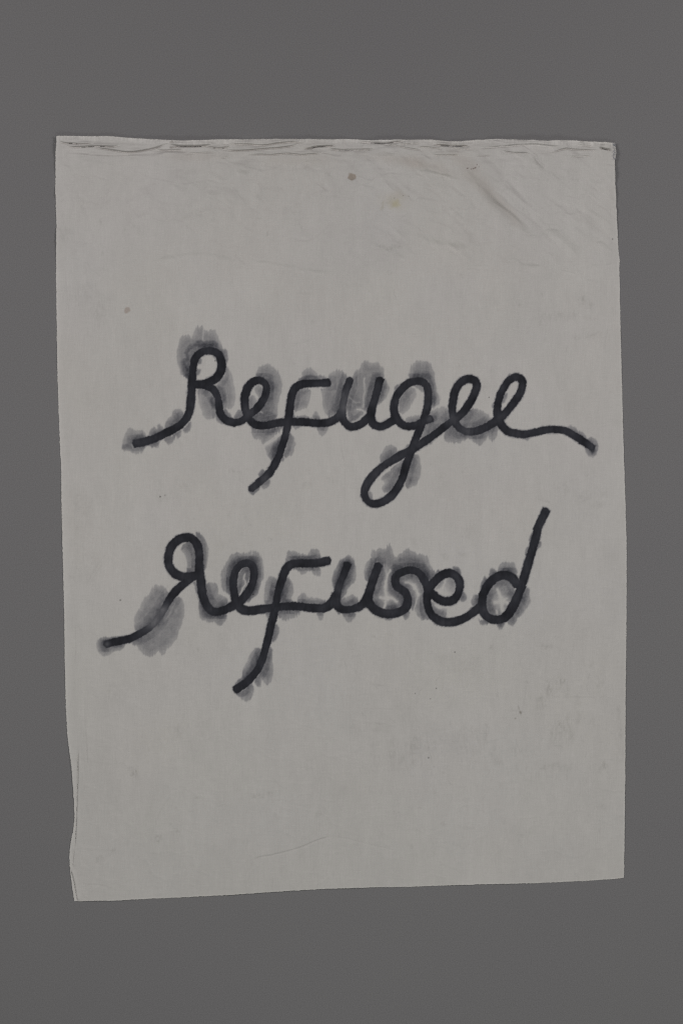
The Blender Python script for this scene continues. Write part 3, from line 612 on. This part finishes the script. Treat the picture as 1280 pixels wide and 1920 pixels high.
# wrinkles of the upper third
fold('R', [(150, 30), (260, 130), (340, 210), (400, 290), (480, 360), (580, 460), (660, 560), (720, 650)], 9.0, .00115, .45)
fold('R', [(100, 10), (200, 90), (300, 190), (420, 330), (560, 470), (700, 640)], 20.0, .0012, .4)
fold('R', [(180, 70), (260, 150), (330, 230), (420, 320), (500, 390)], 3.2, .0004)
fold('R', [(380, 300), (440, 340), (520, 400), (590, 470)], 1.6, .0004)
fold('R', [(0, 125), (60, 140), (130, 160), (240, 190)], 2.5, .0006)
fold('R', [(0, 200), (60, 220), (110, 250)], 4, .0004)
fold('R', [(690, 220), (780, 290), (850, 320), (960, 360), (1080, 420), (1140, 540)], 4, .0006)
fold('R', [(720, 440), (830, 540), (930, 640)], 9, .0009)
fold('R', [(860, 440), (960, 510), (1060, 570), (1140, 610)], 7, .0006)
fold('R', [(450, 668), (530, 655), (580, 690), (740, 695)], 2.6, .0005)
fold('R', [(760, 715), (850, 730), (920, 755)], 1.6, .0004)
fold('R', [(940, 770), (1050, 802)], 3, .0005)
fold('R', [(960, 695), (1060, 685), (1155, 692)], 3, .0005)
fold('R', [(0, 540), (120, 570), (280, 590)], 6, .0006)
fold('R', [(120, 757), (170, 728), (260, 700), (420, 700)], 2.2, .0004)
fold('R', [(460, 190), (500, 165), (560, 190), (640, 200)], 2.5, .0004)
fold('R', [(350, 700), (500, 700), (740, 700)], 4, .0003)
fold('M', [(0, 330), (100, 345), (200, 360), (300, 377), (400, 395), (500, 412), (640, 420)], 4, .0008)
fold('M', [(-20, 320), (20, 340), (70, 385)], 3, -.0005)
crease('M', [(85, 370), (118, 450), (150, 560)], 1.0, .00045)
fold('M', [(320, 538), (430, 548), (530, 550)], 2.5, .00035)
fold('M', [(320, 868), (400, 840), (490, 815)], 3.5, .0004)
fold('M', [(780, 230), (900, 270), (1000, 325), (1100, 335)], 6, .0005)
fold('M', [(920, 150), (1060, 190), (1280, 245)], 7, .0006)
fold('M', [(560, 220), (760, 210), (860, 195)], 7, .0004)
fold('M', [(0, 90), (120, 90), (230, 120)], 6, .0004)
fold('M', [(540, 360), (580, 345)], 2, .0003)
fold('L', [(540, 228), (720, 200), (850, 180), (950, 180), (1080, 205), (1190, 260)], 4.6, .0006)
fold('L', [(1110, 170), (1200, 250)], 4, -.0006)
fold('L', [(350, 250), (450, 235), (560, 225)], 3, .0003)
fold('L', [(230, 360), (290, 430), (330, 500), (355, 550)], 5, -.0004)
crease('L', [(545, 650), (560, 740), (575, 830)], 0.9, .0002, .03)
crease('L', [(350, 830), (400, 950), (420, 1000)], 0.9, .0002, .03)
crease('L', [(95, 240), (110, 400), (125, 540)], 1.0, .0003, .03)
fold('T', [(540, 380), (600, 300), (660, 200)], 9, .0006)
fold('T', [(240, 460), (330, 400), (420, 350), (500, 310)], 8, .0004)
fold('T', [(960, 280), (1040, 320), (1110, 370)], 8, .0006)
fold('T', [(1140, 280), (1210, 300), (1280, 290)], 5, .0006)
fold('T', [(740, 380), (860, 395), (960, 440), (1050, 520)], 8, .0004)
fold('T', [(1050, 430), (1180, 490), (1280, 500)], 6, .0004)
fold('U', [(360, 230), (450, 270), (520, 350), (560, 500)], 8, -.0006)
fold('U', [(0, 280), (60, 300), (120, 330)], 5, .0005)
fold('U', [(0, 400), (100, 430), (250, 500)], 7, .0005)
fold('U', [(640, 400), (760, 380), (900, 400)], 6, .0004)
crease('U', [(605, 170), (608, 250), (612, 330)], 1.1, .0003)
crease('B', [(622, 260), (628, 320), (624, 370)], 1.0, .0004, .05)
# folded-in strip at the lower left edge
def slit(v, pts, left_up, groove, gw, e=.15):
    left_up *= 1.5; groove *= 2.2; gw *= 1.0
    q = catmull(pl(v, pts), 6)
    sj, si = window(q, 24)
    d, sg, tt = line_field(q, GX[sj, si], GY[sj, si])
    s = d * sg; k = taper(tt, e)                        # lines run downwards: + is the right side
    HGT[sj, si] += k * left_up * np.where(s < 0, 0, np.exp(-(s / 7) ** 2)) * smooth(-.2, .8, s)
    HGT[sj, si] -= k * groove * np.exp(-((s + gw * .6) / gw) ** 2)
    if groove > .006: OPEN[sj, si] = np.maximum(OPEN[sj, si], .26 * (1.5 * smooth(.0, .95, k) - .5) - np.abs(s + gw * .5))
slit('I', [(372, 150), (370, 400), (365, 600), (355, 850), (348, 1050), (330, 1215)], .0020, .0045, 1.15)
slit('I', [(330, 1215), (318, 1330), (312, 1400)], .0010, .0010, 1.0)
slit('I', [(296, 1430), (330, 1560), (350, 1680), (364, 1765)], .0020, .0038, 1.1, .1)
crease('I', [(455, -40), (462, 150), (472, 300), (472, 340)], .9, .0004, .05)
crease('I', [(400, 240), (465, 300)], .9, .0002, .03)
crease('I', [(370, 1560), (480, 1580), (620, 1590), (760, 1640)], 1.2, .0002, .04)
# thin creases and scratches elsewhere
crease('P', [(470, 1615), (490, 1608), (514, 1604), (561, 1591), (592, 1578), (624, 1568)], 1.4, .0009, .09, .12)
crease('P', [(620, 1569), (650, 1574), (690, 1584), (745, 1597)], 1.1, .0003, .03)
crease('P', [(326, 1490), (311, 1505), (299, 1526), (290, 1550), (284, 1575)], 1.0, .0003, .05)
crease('H', [(325, 292), (375, 275)], 1.0, .0002, .06)
crease('K', [(250, 1030), (300, 940), (350, 860), (425, 765)], .8, .0002, .06)
crease('K', [(275, 1030), (330, 930), (385, 850)], .8, .0002, .06)
crease('K', [(360, 560), (365, 680), (370, 780)], .8, .0002, .05)
crease('K', [(125, 930), (200, 1010)], .8, .0002, .06)
crease('K', [(260, 350), (260, 450)], .8, .0002, .05)
crease('K', [(290, 250), (330, 350)], .8, .0002, .03)
crease('J', [(212, 600), (215, 800), (222, 930), (230, 1040)], .9, .0003, .06)
crease('J', [(155, 200), (160, 330), (152, 480)], .9, .0003, .06)
crease('J', [(150, 480), (150, 650)], .9, .0002, .04)
crease('J', [(1012, 240), (995, 350), (982, 450)], .9, .0002, .05)
crease('J', [(610, 400), (600, 480)], .9, .0002, .03)
crease('J', [(160, 220), (200, 270)], .9, .0002, .05); crease('J', [(215, 250), (290, 300)], .9, .0002, .04)
crease('J', [(600, 680), (602, 760)], .9, .0002, .04); crease('J', [(755, 820), (765, 860)], .9, .0002, .05)
crease('N', [(785, 740), (790, 840), (788, 930)], .9, .0002, .06); crease('N', [(720, 800), (740, 860), (745, 940)], .9, .0002, .05)
crease('N', [(925, 850), (930, 900), (918, 940)], .9, .0002, .06); crease('N', [(970, 790), (985, 870), (992, 930)], .9, .0002, .06)
crease('N', [(820, 190), (850, 260), (880, 340)], 1.0, .0003, .05); crease('N', [(540, 575), (660, 573), (800, 580)], 1.0, .0002, .03)
crease('N', [(500, 430), (500, 700), (505, 900)], 1.0, .0002, .03); crease('N', [(720, 620), (780, 665)], .9, .0002, .05)
crease('G', [(357, 660), (352, 740), (340, 800)], .9, .0002, .07); crease('G', [(690, 160), (692, 260)], .9, .0002, .05)
crease('G', [(595, 410), (590, 500), (560, 640)], .9, .0002, .04); crease('G', [(455, 585), (550, 588)], .9, .0002, .05)
crease('G', [(500, 545), (515, 590)], .9, .0002, .06); crease('G', [(545, 540), (560, 600)], .9, .0002, .08)
crease('G', [(800, 510), (900, 505), (1030, 510)], 1.1, .0003, .05); crease('G', [(1110, 420), (1125, 490)], 1.0, .0002, .05)
crease('G', [(640, 200), (740, 202)], .9, .0002, .04); crease('G', [(0, 780), (30, 880)], .9, .0002, .05); crease('G', [(0, 938), (30, 938)], .9, .0002, .06)
crease('G', [(365, 480), (355, 660)], .9, .0002, .03); crease('G', [(1060, 910), (1090, 970)], 1.0, .0002, .07)
crease('3', [(185, 870), (232, 1130), (245, 1300), (250, 1650)], .9, .0003, .03); crease('3', [(228, 0), (230, 300)], 1.0, .0002, .02)
crease('2', [(1140, 950), (1200, 1150), (1210, 1540)], 1.0, .0002, .03); crease('2', [(100, 1290), (220, 1400)], 1.0, .0002, .03)
crease('Q', [(770, 60), (745, 180), (720, 280)], 1.1, .0004, .05); crease('Q', [(700, 80), (640, 130), (560, 155)], 1.6, .0004, .04)
crease('Q', [(740, 285), (800, 268)], 1.0, .0003, .04); crease('Q', [(100, 1590), (180, 1630), (260, 1650)], 1.2, .0003, .05)
crease('Q', [(560, 1415), (600, 1390)], 1.1, .0003, .08); crease('8', [(1040, 0), (1180, 80)], 1.1, .0003, .05); crease('8', [(1090, 330), (1270, 500)], 1.1, .0002, .03)

rk = np.random.RandomState(77)
for k in range(130):                                   # hair-thin scuffs
    if k < 80: cx, cy = rk.uniform(650, 1160), rk.uniform(1200, 1500)
    else: cx, cy = rk.uniform(125, 1150), rk.uniform(330, 1660)
    an = rk.choice([1.57, 1.2, 0.1, 1.9], p=[.5, .2, .15, .15]) + rk.normal(0, .18); ln = rk.uniform(4, 24)
    b = rk.normal(0, .12) * ln
    crease('P', [(cx, cy), (cx + math.cos(an) * ln / 2 + b, cy + math.sin(an) * ln / 2), (cx + math.cos(an) * ln, cy + math.sin(an) * ln)],
           rk.uniform(.6, 1.1), .00012, rk.uniform(.03, .10))

def sample(img, x, y):
    u = np.clip((x - RX0) / RS, 0, NXR - 1.001); v = np.clip((y - RY0) / RS, 0, NYR - 1.001)
    i = u.astype(np.int32); j = v.astype(np.int32)
    fu = u - i; fv = v - j
    if img.ndim == 3: fu = fu[..., None]; fv = fv[..., None]
    return (img[j, i] * (1 - fu) + img[j, i + 1] * fu) * (1 - fv) + (img[j + 1, i] * (1 - fu) + img[j + 1, i + 1] * fu) * fv

def nearest(img, x, y):
    i = np.clip(np.rint((x - RX0) / RS).astype(np.int32), 0, NXR - 1); j = np.clip(np.rint((y - RY0) / RS).astype(np.int32), 0, NYR - 1)
    return img[j, i]

# ------------------------------------------------------------------ outline of the cloth
TOP = np.array([(106, 254.3), (112, 254), (150, 254.6), (200, 254.4), (240, 257), (280, 260), (320, 262.6), (350, 263.2), (390, 261.6), (440, 260),
                (490, 259), (560, 260), (620, 260.4), (660, 259.3), (700, 262), (730, 262), (760, 261.3), (800, 261), (860, 264), (900, 260.3), (930, 259.7),
                (980, 262), (1025, 263.6), (1070, 262.4), (1110, 264.8), (1153, 266.6)])
BOT = np.array([(138, 1691.5), (145, 1692), (160, 1691.2), (220, 1690.4), (280, 1687), (330, 1685), (390, 1682), (440, 1679.5), (480, 1676.3), (560, 1671.2),
                (620, 1668), (700, 1665.6), (760, 1665), (820, 1662.6), (900, 1660), (1000, 1658), (1100, 1653.6), (1145, 1650.6), (1166, 1648.4), (1170.5, 1647)])
LEFT = np.array([(106, 254), (105.5, 262), (103.6, 290), (103, 350), (105, 430), (104, 520), (105.5, 620), (106.5, 700), (110, 800), (113.5, 880), (114.5, 950), (117, 1050),
                 (119.5, 1160), (121, 1270), (123, 1340), (125.5, 1380), (128.3, 1403), (131.5, 1425), (134, 1449), (136.8, 1490), (138.6, 1525), (138.7, 1540), (136.5, 1556),
                 (133, 1575), (130.2, 1592), (129, 1612), (130.6, 1633), (133.2, 1657), (136, 1676), (138.6, 1692)])
RIGHT = np.array([(1153, 266), (1154.4, 280), (1154.6, 287), (1152.4, 299), (1153, 330), (1154.6, 360), (1157, 417), (1160.3, 470), (1162.4, 488), (1161.6, 505), (1162.4, 540),
                  (1164, 620), (1168, 780), (1170, 850), (1173, 940), (1175, 1010), (1175.4, 1090), (1174.6, 1200), (1173.4, 1300), (1173, 1400), (1172.4, 1480),
                  (1171.4, 1560), (1170.8, 1600), (1170.3, 1647)])
NU, NV = 872, 1166
s_ = np.concatenate([np.linspace(0, 34, 56)[:-1], np.linspace(34, 1063, NU - 55)]) / 1063.0
t_ = np.concatenate([np.linspace(0, 46, 92)[:-1], np.linspace(46, 1415, NV - 91)]) / 1415.0
SS, TT = np.meshgrid(s_, t_)
px = 105 + SS * 1063; py = 258 + TT * 1415
fray = lambda k, c: (0.55 * NZ[k](c / 2.4, c * 0 + 3.3) + 0.45 * NZ[k + 1](c / 6.0, c * 0 + 7.7))
for it in range(4):
    yt = np.interp(px, TOP[:, 0], TOP[:, 1]) + 0.6 * fray(0, px)
    yb = np.interp(px, BOT[:, 0], BOT[:, 1]) + 0.8 * fray(2, px)
    py = yt + (yb - yt) * TT
    xl = np.interp(py, LEFT[:, 1], LEFT[:, 0]) + 0.9 * fray(4, py)
    xr = np.interp(py, RIGHT[:, 1], RIGHT[:, 0]) + 0.8 * fray(6, py)
    px = xl + (xr - xl) * SS
px = px.astype(np.float32); py = py.astype(np.float32)
TOPY = np.interp(px, TOP[:, 0], TOP[:, 1])

h = sample(HGT, px, py)
e_d = np.minimum(np.minimum(px - xl, xr - px), np.minimum(py - yt, yb - py))      # distance to the outline
edge_gap = np.minimum(smooth(-40, 330, np.minimum(px - xl, xr - px)), smooth(-60, 420, yb - py))
h = h + 0.0182 * (edge_gap - 1) * smooth(0, 90, py - yt + 8) 
h = h + 0.0130 * (smooth(-14, 110, py - yt) - 1) * (1 - (1 - edge_gap) * smooth(0, 90, py - yt + 8))                                          # edges lie closer to the wall
hem_line = TOPY + 8.5 + 2.2 * NZ[3](px / 40, px * 0 + 1.5) + 0.6 * NZ[4](px / 3, px * 0)
hemw = smooth(1.2, -1.2, py - hem_line)
h = h + 0.0007 * hemw + 0.00016 * hemw * NZ[5](px / 1.7, py / 14)
h = np.maximum(h, -GAP + 0.0012)
den = sample(DEN, px, py)
pig = sample(STAIN, px, py)
hemrib = 1 + hemw * (0.060 + 0.100 * NZ[6](px / 1.5, py / 9) + 0.03 * NZ[7](px / 4, py / 7))
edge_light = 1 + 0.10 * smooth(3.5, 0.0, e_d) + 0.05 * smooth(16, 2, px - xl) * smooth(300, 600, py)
trans = np.exp(-2.72 * np.clip(den, 0, 1.3))[..., None] * np.ones(3)
tint = np.clip(den, 0, 1)[..., None]
cool = 1 + tint * np.array([-0.06, 0.0, 0.27])
col = pig * trans * cool * (hemrib * edge_light)[..., None]
CLOTH = np.array([0.586, 0.563, 0.545])
rgb = np.clip(col * CLOTH, 0.0, 0.9)

VX = X(px); VY = -(GAP + h); VZ = Z(py)
VERT = np.stack([VX, VY, VZ], -1).reshape(-1, 3).astype(np.float32)
RGBA = np.concatenate([rgb.reshape(-1, 3), np.ones((NU * NV, 1))], 1).astype(np.float32)

# ------------------------------------------------------------------ materials
def new_mat(name):
    m = bpy.data.materials.new(name); m.use_nodes = True
    nt = m.node_tree
    for n in list(nt.nodes): nt.nodes.remove(n)
    out = nt.nodes.new('ShaderNodeOutputMaterial'); b = nt.nodes.new('ShaderNodeBsdfPrincipled')
    nt.links.new(b.outputs[0], out.inputs[0])
    return m, nt, b

def cloth_material():
    m, nt, b = new_mat('inked_cotton')
    N = nt.nodes; L = nt.links
    at = N.new('ShaderNodeAttribute'); at.attribute_name = 'pigment'
    tc = N.new('ShaderNodeTexCoord')
    def weave(sx, sz, scale, det):
        mp = N.new('ShaderNodeMapping'); mp.inputs['Scale'].default_value = (sx, 1.0, sz)
        L.new(tc.outputs['Object'], mp.inputs[0])
        nz = N.new('ShaderNodeTexNoise'); nz.inputs['Scale'].default_value = scale; nz.inputs['Detail'].default_value = det
        L.new(mp.outputs[0], nz.inputs['Vector']); return nz
    warp = weave(1.0, 0.08, 420, 2); weft = weave(0.08, 1.0, 420, 2); speck = weave(1, 1, 330, 3)
    def mr(src, lo, hi):
        r = N.new('ShaderNodeMapRange'); r.inputs[1].default_value = 0.25; r.inputs[2].default_value = 0.75
        r.inputs[3].default_value = lo; r.inputs[4].default_value = hi
        L.new(src.outputs[0], r.inputs[0]); return r
    def mul(a, c):
        k = N.new('ShaderNodeMath'); k.operation = 'MULTIPLY'; L.new(a.outputs[0], k.inputs[0]); L.new(c.outputs[0], k.inputs[1]); return k
    f = mul(mul(mr(warp, .968, 1.032), mr(weft, .976, 1.024)), mr(speck, .968, 1.032))
    vm = N.new('ShaderNodeVectorMath'); vm.operation = 'SCALE'
    L.new(at.outputs['Color'], vm.inputs[0]); L.new(f.outputs[0], vm.inputs['Scale'])
    L.new(vm.outputs[0], b.inputs['Base Color'])
    b.inputs['Roughness'].default_value = 0.92
    b.inputs['Specular IOR Level'].default_value = 0.10
    b.inputs['Sheen Weight'].default_value = 0.0
    bp = N.new('ShaderNodeBump'); bp.inputs['Strength'].default_value = 0.10; bp.inputs['Distance'].default_value = 0.0006
    L.new(f.outputs[0], bp.inputs['Height']); L.new(bp.outputs[0], b.inputs['Normal'])
    return m

def wall_material():
    m, nt, b = new_mat('grey_painted_wall')
    N = nt.nodes; L = nt.links
    tc = N.new('ShaderNodeTexCoord')
    n1 = N.new('ShaderNodeTexNoise'); n1.inputs['Scale'].default_value = 300; n1.inputs['Detail'].default_value = 4; n1.inputs['Roughness'].default_value = 0.7
    n2 = N.new('ShaderNodeTexNoise'); n2.inputs['Scale'].default_value = 2.2; n2.inputs['Detail'].default_value = 3
    L.new(tc.outputs['Object'], n1.inputs['Vector']); L.new(tc.outputs['Object'], n2.inputs['Vector'])
    r1 = N.new('ShaderNodeValToRGB')
    r1.color_ramp.elements[0].position = 0.28; r1.color_ramp.elements[0].color = (0.178, 0.1735, 0.178, 1)
    r1.color_ramp.elements[1].position = 0.72; r1.color_ramp.elements[1].color = (0.256, 0.2495, 0.256, 1)
    L.new(n1.outputs[0], r1.inputs[0])
    r2 = N.new('ShaderNodeValToRGB')
    r2.color_ramp.elements[0].position = 0.3; r2.color_ramp.elements[0].color = (0.98, 0.975, 0.985, 1)
    r2.color_ramp.elements[1].position = 0.7; r2.color_ramp.elements[1].color = (1.0, 1.0, 0.995, 1)
    L.new(n2.outputs[0], r2.inputs[0])
    mx = N.new('ShaderNodeMix'); mx.data_type = 'RGBA'; mx.blend_type = 'MULTIPLY'; mx.inputs[0].default_value = 1.0
    L.new(r1.outputs[0], mx.inputs[6]); L.new(r2.outputs[0], mx.inputs[7])
    L.new(mx.outputs[2], b.inputs['Base Color'])
    b.inputs['Roughness'].default_value = 0.85; b.inputs['Specular IOR Level'].default_value = 0.15
    bp = N.new('ShaderNodeBump'); bp.inputs['Strength'].default_value = 0.15; bp.inputs['Distance'].default_value = 0.0005
    L.new(n1.outputs[0], bp.inputs['Height']); L.new(bp.outputs[0], b.inputs['Normal'])
    return m

def thread_material(name, c):
    m, nt, b = new_mat(name)
    n = nt.nodes.new('ShaderNodeTexNoise'); n.inputs['Scale'].default_value = 200
    r = nt.nodes.new('ShaderNodeValToRGB')
    r.color_ramp.elements[0].color = (c[0] * .8, c[1] * .8, c[2] * .8, 1); r.color_ramp.elements[1].color = (c[0] * 1.1, c[1] * 1.1, c[2] * 1.1, 1)
    nt.links.new(n.outputs[0], r.inputs[0]); nt.links.new(r.outputs[0], b.inputs['Base Color'])
    b.inputs['Roughness'].default_value = 0.9; b.inputs['Specular IOR Level'].default_value = 0.1
    return m

M_CLOTH = cloth_material(); M_WALL = wall_material()
M_THREAD = thread_material('cotton_thread', (0.58, 0.565, 0.54)); M_BLUE = thread_material('bluish_thread', (0.45, 0.455, 0.49))

# ------------------------------------------------------------------ setting
def mesh_obj(name, verts, faces, mat, parent=None):
    me = bpy.data.meshes.new(name); me.from_pydata(verts, [], faces); me.update()
    me.materials.append(mat)
    o = bpy.data.objects.new(name, me); COL.objects.link(o); o.parent = parent
    return o
wall = mesh_obj('wall', [(-3.2, 0, CZ - 3.2), (3.2, 0, CZ - 3.2), (3.2, 0, CZ + 3.2), (-3.2, 0, CZ + 3.2),
                         (-3.2, .1, CZ - 3.2), (3.2, .1, CZ - 3.2), (3.2, .1, CZ + 3.2), (-3.2, .1, CZ + 3.2)],
                [(0, 1, 2, 3), (4, 7, 6, 5), (0, 4, 5, 1), (3, 2, 6, 7), (0, 3, 7, 4), (1, 5, 6, 2)], M_WALL)
wall['kind'] = 'structure'; wall['label'] = 'plain mid grey matt wall behind the cloth'

# ------------------------------------------------------------------ the cloth, cut into its parts
idx = np.arange(NU * NV).reshape(NV, NU)
quads = np.stack([idx[1:, :-1], idx[1:, 1:], idx[:-1, 1:], idx[:-1, :-1]], -1).reshape(-1, 4)
fcx = 0.25 * (px[1:, :-1] + px[1:, 1:] + px[:-1, 1:] + px[:-1, :-1]).ravel()
fcy = 0.25 * (py[1:, :-1] + py[1:, 1:] + py[:-1, 1:] + py[:-1, :-1]).ravel()
f_stroke = sample(stroke_e, fcx, fcy); f_letter = nearest(letter, fcx, fcy)
f_wash = sample(DEN, fcx, fcy); f_word = nearest(wordid, fcx, fcy)
hl = (py - hem_line); fh = 0.25 * (hl[1:, :-1] + hl[1:, 1:] + hl[:-1, 1:] + hl[:-1, :-1]).ravel()
cls = np.zeros(len(quads), np.int16)
cls[fh < 0] = 1
isw = (f_wash > 0.07)
w_by_y = np.where(f_word >= 0, f_word, np.where(f_letter >= 7, 1, 0))
cls[isw] = 10 + w_by_y[isw]
isl = (f_stroke > 0) & (f_letter >= 0)
cls[isl] = 20 + f_letter[isl]
cls[np.hypot((fcx - 659.6) / 8.6, (fcy - 332) / 7.2) < 1] = 2
cls[sample(OPEN, fcx, fcy) > 0] = -1               # the parted places are open
cls[np.hypot((fcx - 238) / 6.8, (fcy - 581) / 5.6) < 1] = 3

def sub_mesh(name, sel, extra_v=None, extra_f=None, parent=None):
    q = quads[sel]
    used = np.unique(q)
    remap = np.full(NU * NV, -1, np.int32); remap[used] = np.arange(len(used))
    v = VERT[used]; f = remap[q]; c = RGBA[used]
    if extra_v is not None:
        ring, back = extra_v
        # turned edge of the cloth: a thin rim running back from the outline
        base = len(v)
        v = np.concatenate([v, VERT[ring], back]); c = np.concatenate([c, RGBA[ring], RGBA[ring]])
        n = len(ring); a = base + np.arange(n); b2 = np.roll(a, -1)
        f = np.concatenate([f, np.stack([a, b2, b2 + n, a + n], -1)])
    me = bpy.data.meshes.new(name)
    me.vertices.add(len(v)); me.vertices.foreach_set('co', v.astype(np.float32).ravel())
    me.loops.add(len(f) * 4); me.loops.foreach_set('vertex_index', f.astype(np.int32).ravel())
    me.polygons.add(len(f)); me.polygons.foreach_set('loop_start', (np.arange(len(f)) * 4).astype(np.int32))
    me.polygons.foreach_set('use_smooth', np.ones(len(f), bool))
    me.update(calc_edges=True); me.validate()
    at = me.attributes.new('pigment', 'FLOAT_COLOR', 'POINT'); at.data.foreach_set('color', c.astype(np.float32).ravel())
    me.materials.append(M_CLOTH)
    o = bpy.data.objects.new(name, me); COL.objects.link(o); o.parent = parent
    return o

ring = np.concatenate([idx[0, :], idx[1:, -1], idx[-1, :-1][::-1], idx[1:-1, 0][::-1]])
back = VERT[ring] + np.array([0, 0.0007, 0], np.float32)
cloth = sub_mesh('cloth_banner', cls == 0, (ring, back))
cloth['label'] = 'creased off-white cotton cloth with two handwritten black ink words, hanging on the grey wall'
cloth['category'] = 'banner'
hem = sub_mesh('hem', cls == 1, parent=cloth); hem['label'] = 'gathered ribbed hem along the top edge'
o = sub_mesh('stain', cls == 2, parent=cloth); o['label'] = 'brown spot below the top hem'
o = sub_mesh('stain', cls == 3, parent=cloth); o['label'] = 'small pinkish brown spot near the left edge'
WORDS = ['Refugee', 'Refused']
LETS = [list('Refugee'), list('Refused')]
for w in range(2):
    wo = sub_mesh('ink_word', cls == 10 + w, parent=cloth)
    wo['label'] = ('upper' if w == 0 else 'lower') + ' handwritten word reading ' + WORDS[w] + ' with grey ink bleeding around it'
    for k in range(7):
        lo = sub_mesh('letter', cls == 20 + 7 * w + k, parent=wo)
        lo['label'] = 'black brushed letter ' + LETS[w][k]

# ------------------------------------------------------------------ loose fibres along the cut edges
def fibres(name, specs, rad, mat, parent, kind=None, label=None):
    vs, fs = [], []
    for pts in specs:
        b0 = len(vs); n = len(pts)
        for i, p in enumerate(pts):
            p = np.array(p)
            d = np.array(pts[min(i + 1, n - 1)]) - np.array(pts[max(i - 1, 0)])
            d = d / (np.linalg.norm(d) + 1e-9)
            a = np.cross(d, (0, 1, 0)); a = a / (np.linalg.norm(a) + 1e-9); b = np.cross(d, a)
            r = rad * (1 - 0.6 * i / (n - 1))
            for k in range(3):
                an = 2.094 * k
                vs.append(tuple(p + r * (math.cos(an) * a + math.sin(an) * b)))
        for i in range(n - 1):
            for k in range(3):
                k2 = (k + 1) % 3
                fs.append((b0 + 3 * i + k, b0 + 3 * i + k2, b0 + 3 * i + 3 + k2, b0 + 3 * i + 3 + k))
    o = mesh_obj(name, vs, fs, mat, parent)
    if kind: o['kind'] = kind
    if label: o['label'] = label
    return o
rr = random.Random(5)
def strand(x, y, ang, ln, curl, n=4, yd=0.0):
    jt = (y - np.interp(x, TOP[:, 0], TOP[:, 1])) / (np.interp(x, BOT[:, 0], BOT[:, 1]) - np.interp(x, TOP[:, 0], TOP[:, 1]))
    it = (x - np.interp(y, LEFT[:, 1], LEFT[:, 0])) / (np.interp(y, RIGHT[:, 1], RIGHT[:, 0]) - np.interp(y, LEFT[:, 1], LEFT[:, 0]))
    jj = int(np.clip(np.searchsorted(t_, jt), 0, NV - 1)); ii = int(np.clip(np.searchsorted(s_, it), 0, NU - 1))
    pts = []; d = float(VY[jj, ii]) - 0.0002 - yd
    for i in range(n):
        pts.append((X(x), d - 0.0004 * i * rr.uniform(-.5, 1), Z(y)))
        x += math.cos(ang) * ln / (n - 1); y += math.sin(ang) * ln / (n - 1); ang += curl * rr.uniform(.3, 1)
    return pts
specs = []
for k in range(520):
    x = rr.uniform(108, 1152); specs.append(strand(x, np.interp(x, TOP[:, 0], TOP[:, 1]) + 1.0, -math.pi / 2 + rr.gauss(0, .5), rr.uniform(1.4, 3.0), rr.gauss(0, .5)))
for k in range(420):
    x = rr.uniform(140, 1168); specs.append(strand(x, np.interp(x, BOT[:, 0], BOT[:, 1]) - 1.0, math.pi / 2 + rr.gauss(0, .5), rr.uniform(1.4, 2.8), rr.gauss(0, .5)))
for k in range(520):
    y = rr.uniform(258, 1688); specs.append(strand(np.interp(y, LEFT[:, 1], LEFT[:, 0]) + 1.0, y, math.pi + rr.gauss(0, .6), rr.uniform(1.4, 3.0), rr.gauss(0, .5)))
for k in range(520):
    y = rr.uniform(270, 1644); specs.append(strand(np.interp(y, RIGHT[:, 1], RIGHT[:, 0]) - 1.0, y, rr.gauss(0, .6), rr.uniform(1.4, 3.0), rr.gauss(0, .5)))
fibres('frayed_edge', specs, 0.00032, M_THREAD, cloth, 'stuff', 'fine frayed fibres around the cut edges of the cloth')
specs = []
for k in range(70):
    y = 266 + 31 * rr.random() ** 1.25; x = rr.uniform(1147.5 + (y - 266) * .06, 1152.8)
    specs.append(strand(x, y, rr.choice([-1.2, 1.2, 0.3, 1.6]) + rr.gauss(0, .5), rr.uniform(2.5, 6.5), rr.gauss(0, .8), 5, 0.0006))
fibres('frayed_corner', specs, 0.00034, M_BLUE, cloth, 'stuff', 'bluish grey tuft of frayed threads at the upper right corner')
specs = [strand(1153.5, 282, -.9, 5, .9, 6, .001), strand(1154.4, 284, 1.0, 6, .7, 6, .001), strand(1151, 268, -.5, 5, .5, 5, .001)]
for sp in specs: fibres('loose_thread', [sp], 0.00042, M_THREAD, cloth)
for x, y, a, l, c in ((133, 1582, -2.2, 17, .12), (104, 258, -2.6, 5, .5), (131, 1618, 2.8, 6, .3), (104, 268, 3.0, 4, .4), (1161.5, 484, .3, 4, .5)):
    fibres('loose_thread', [strand(x, y, a, l, c, 6)], 0.00026, M_THREAD, cloth)
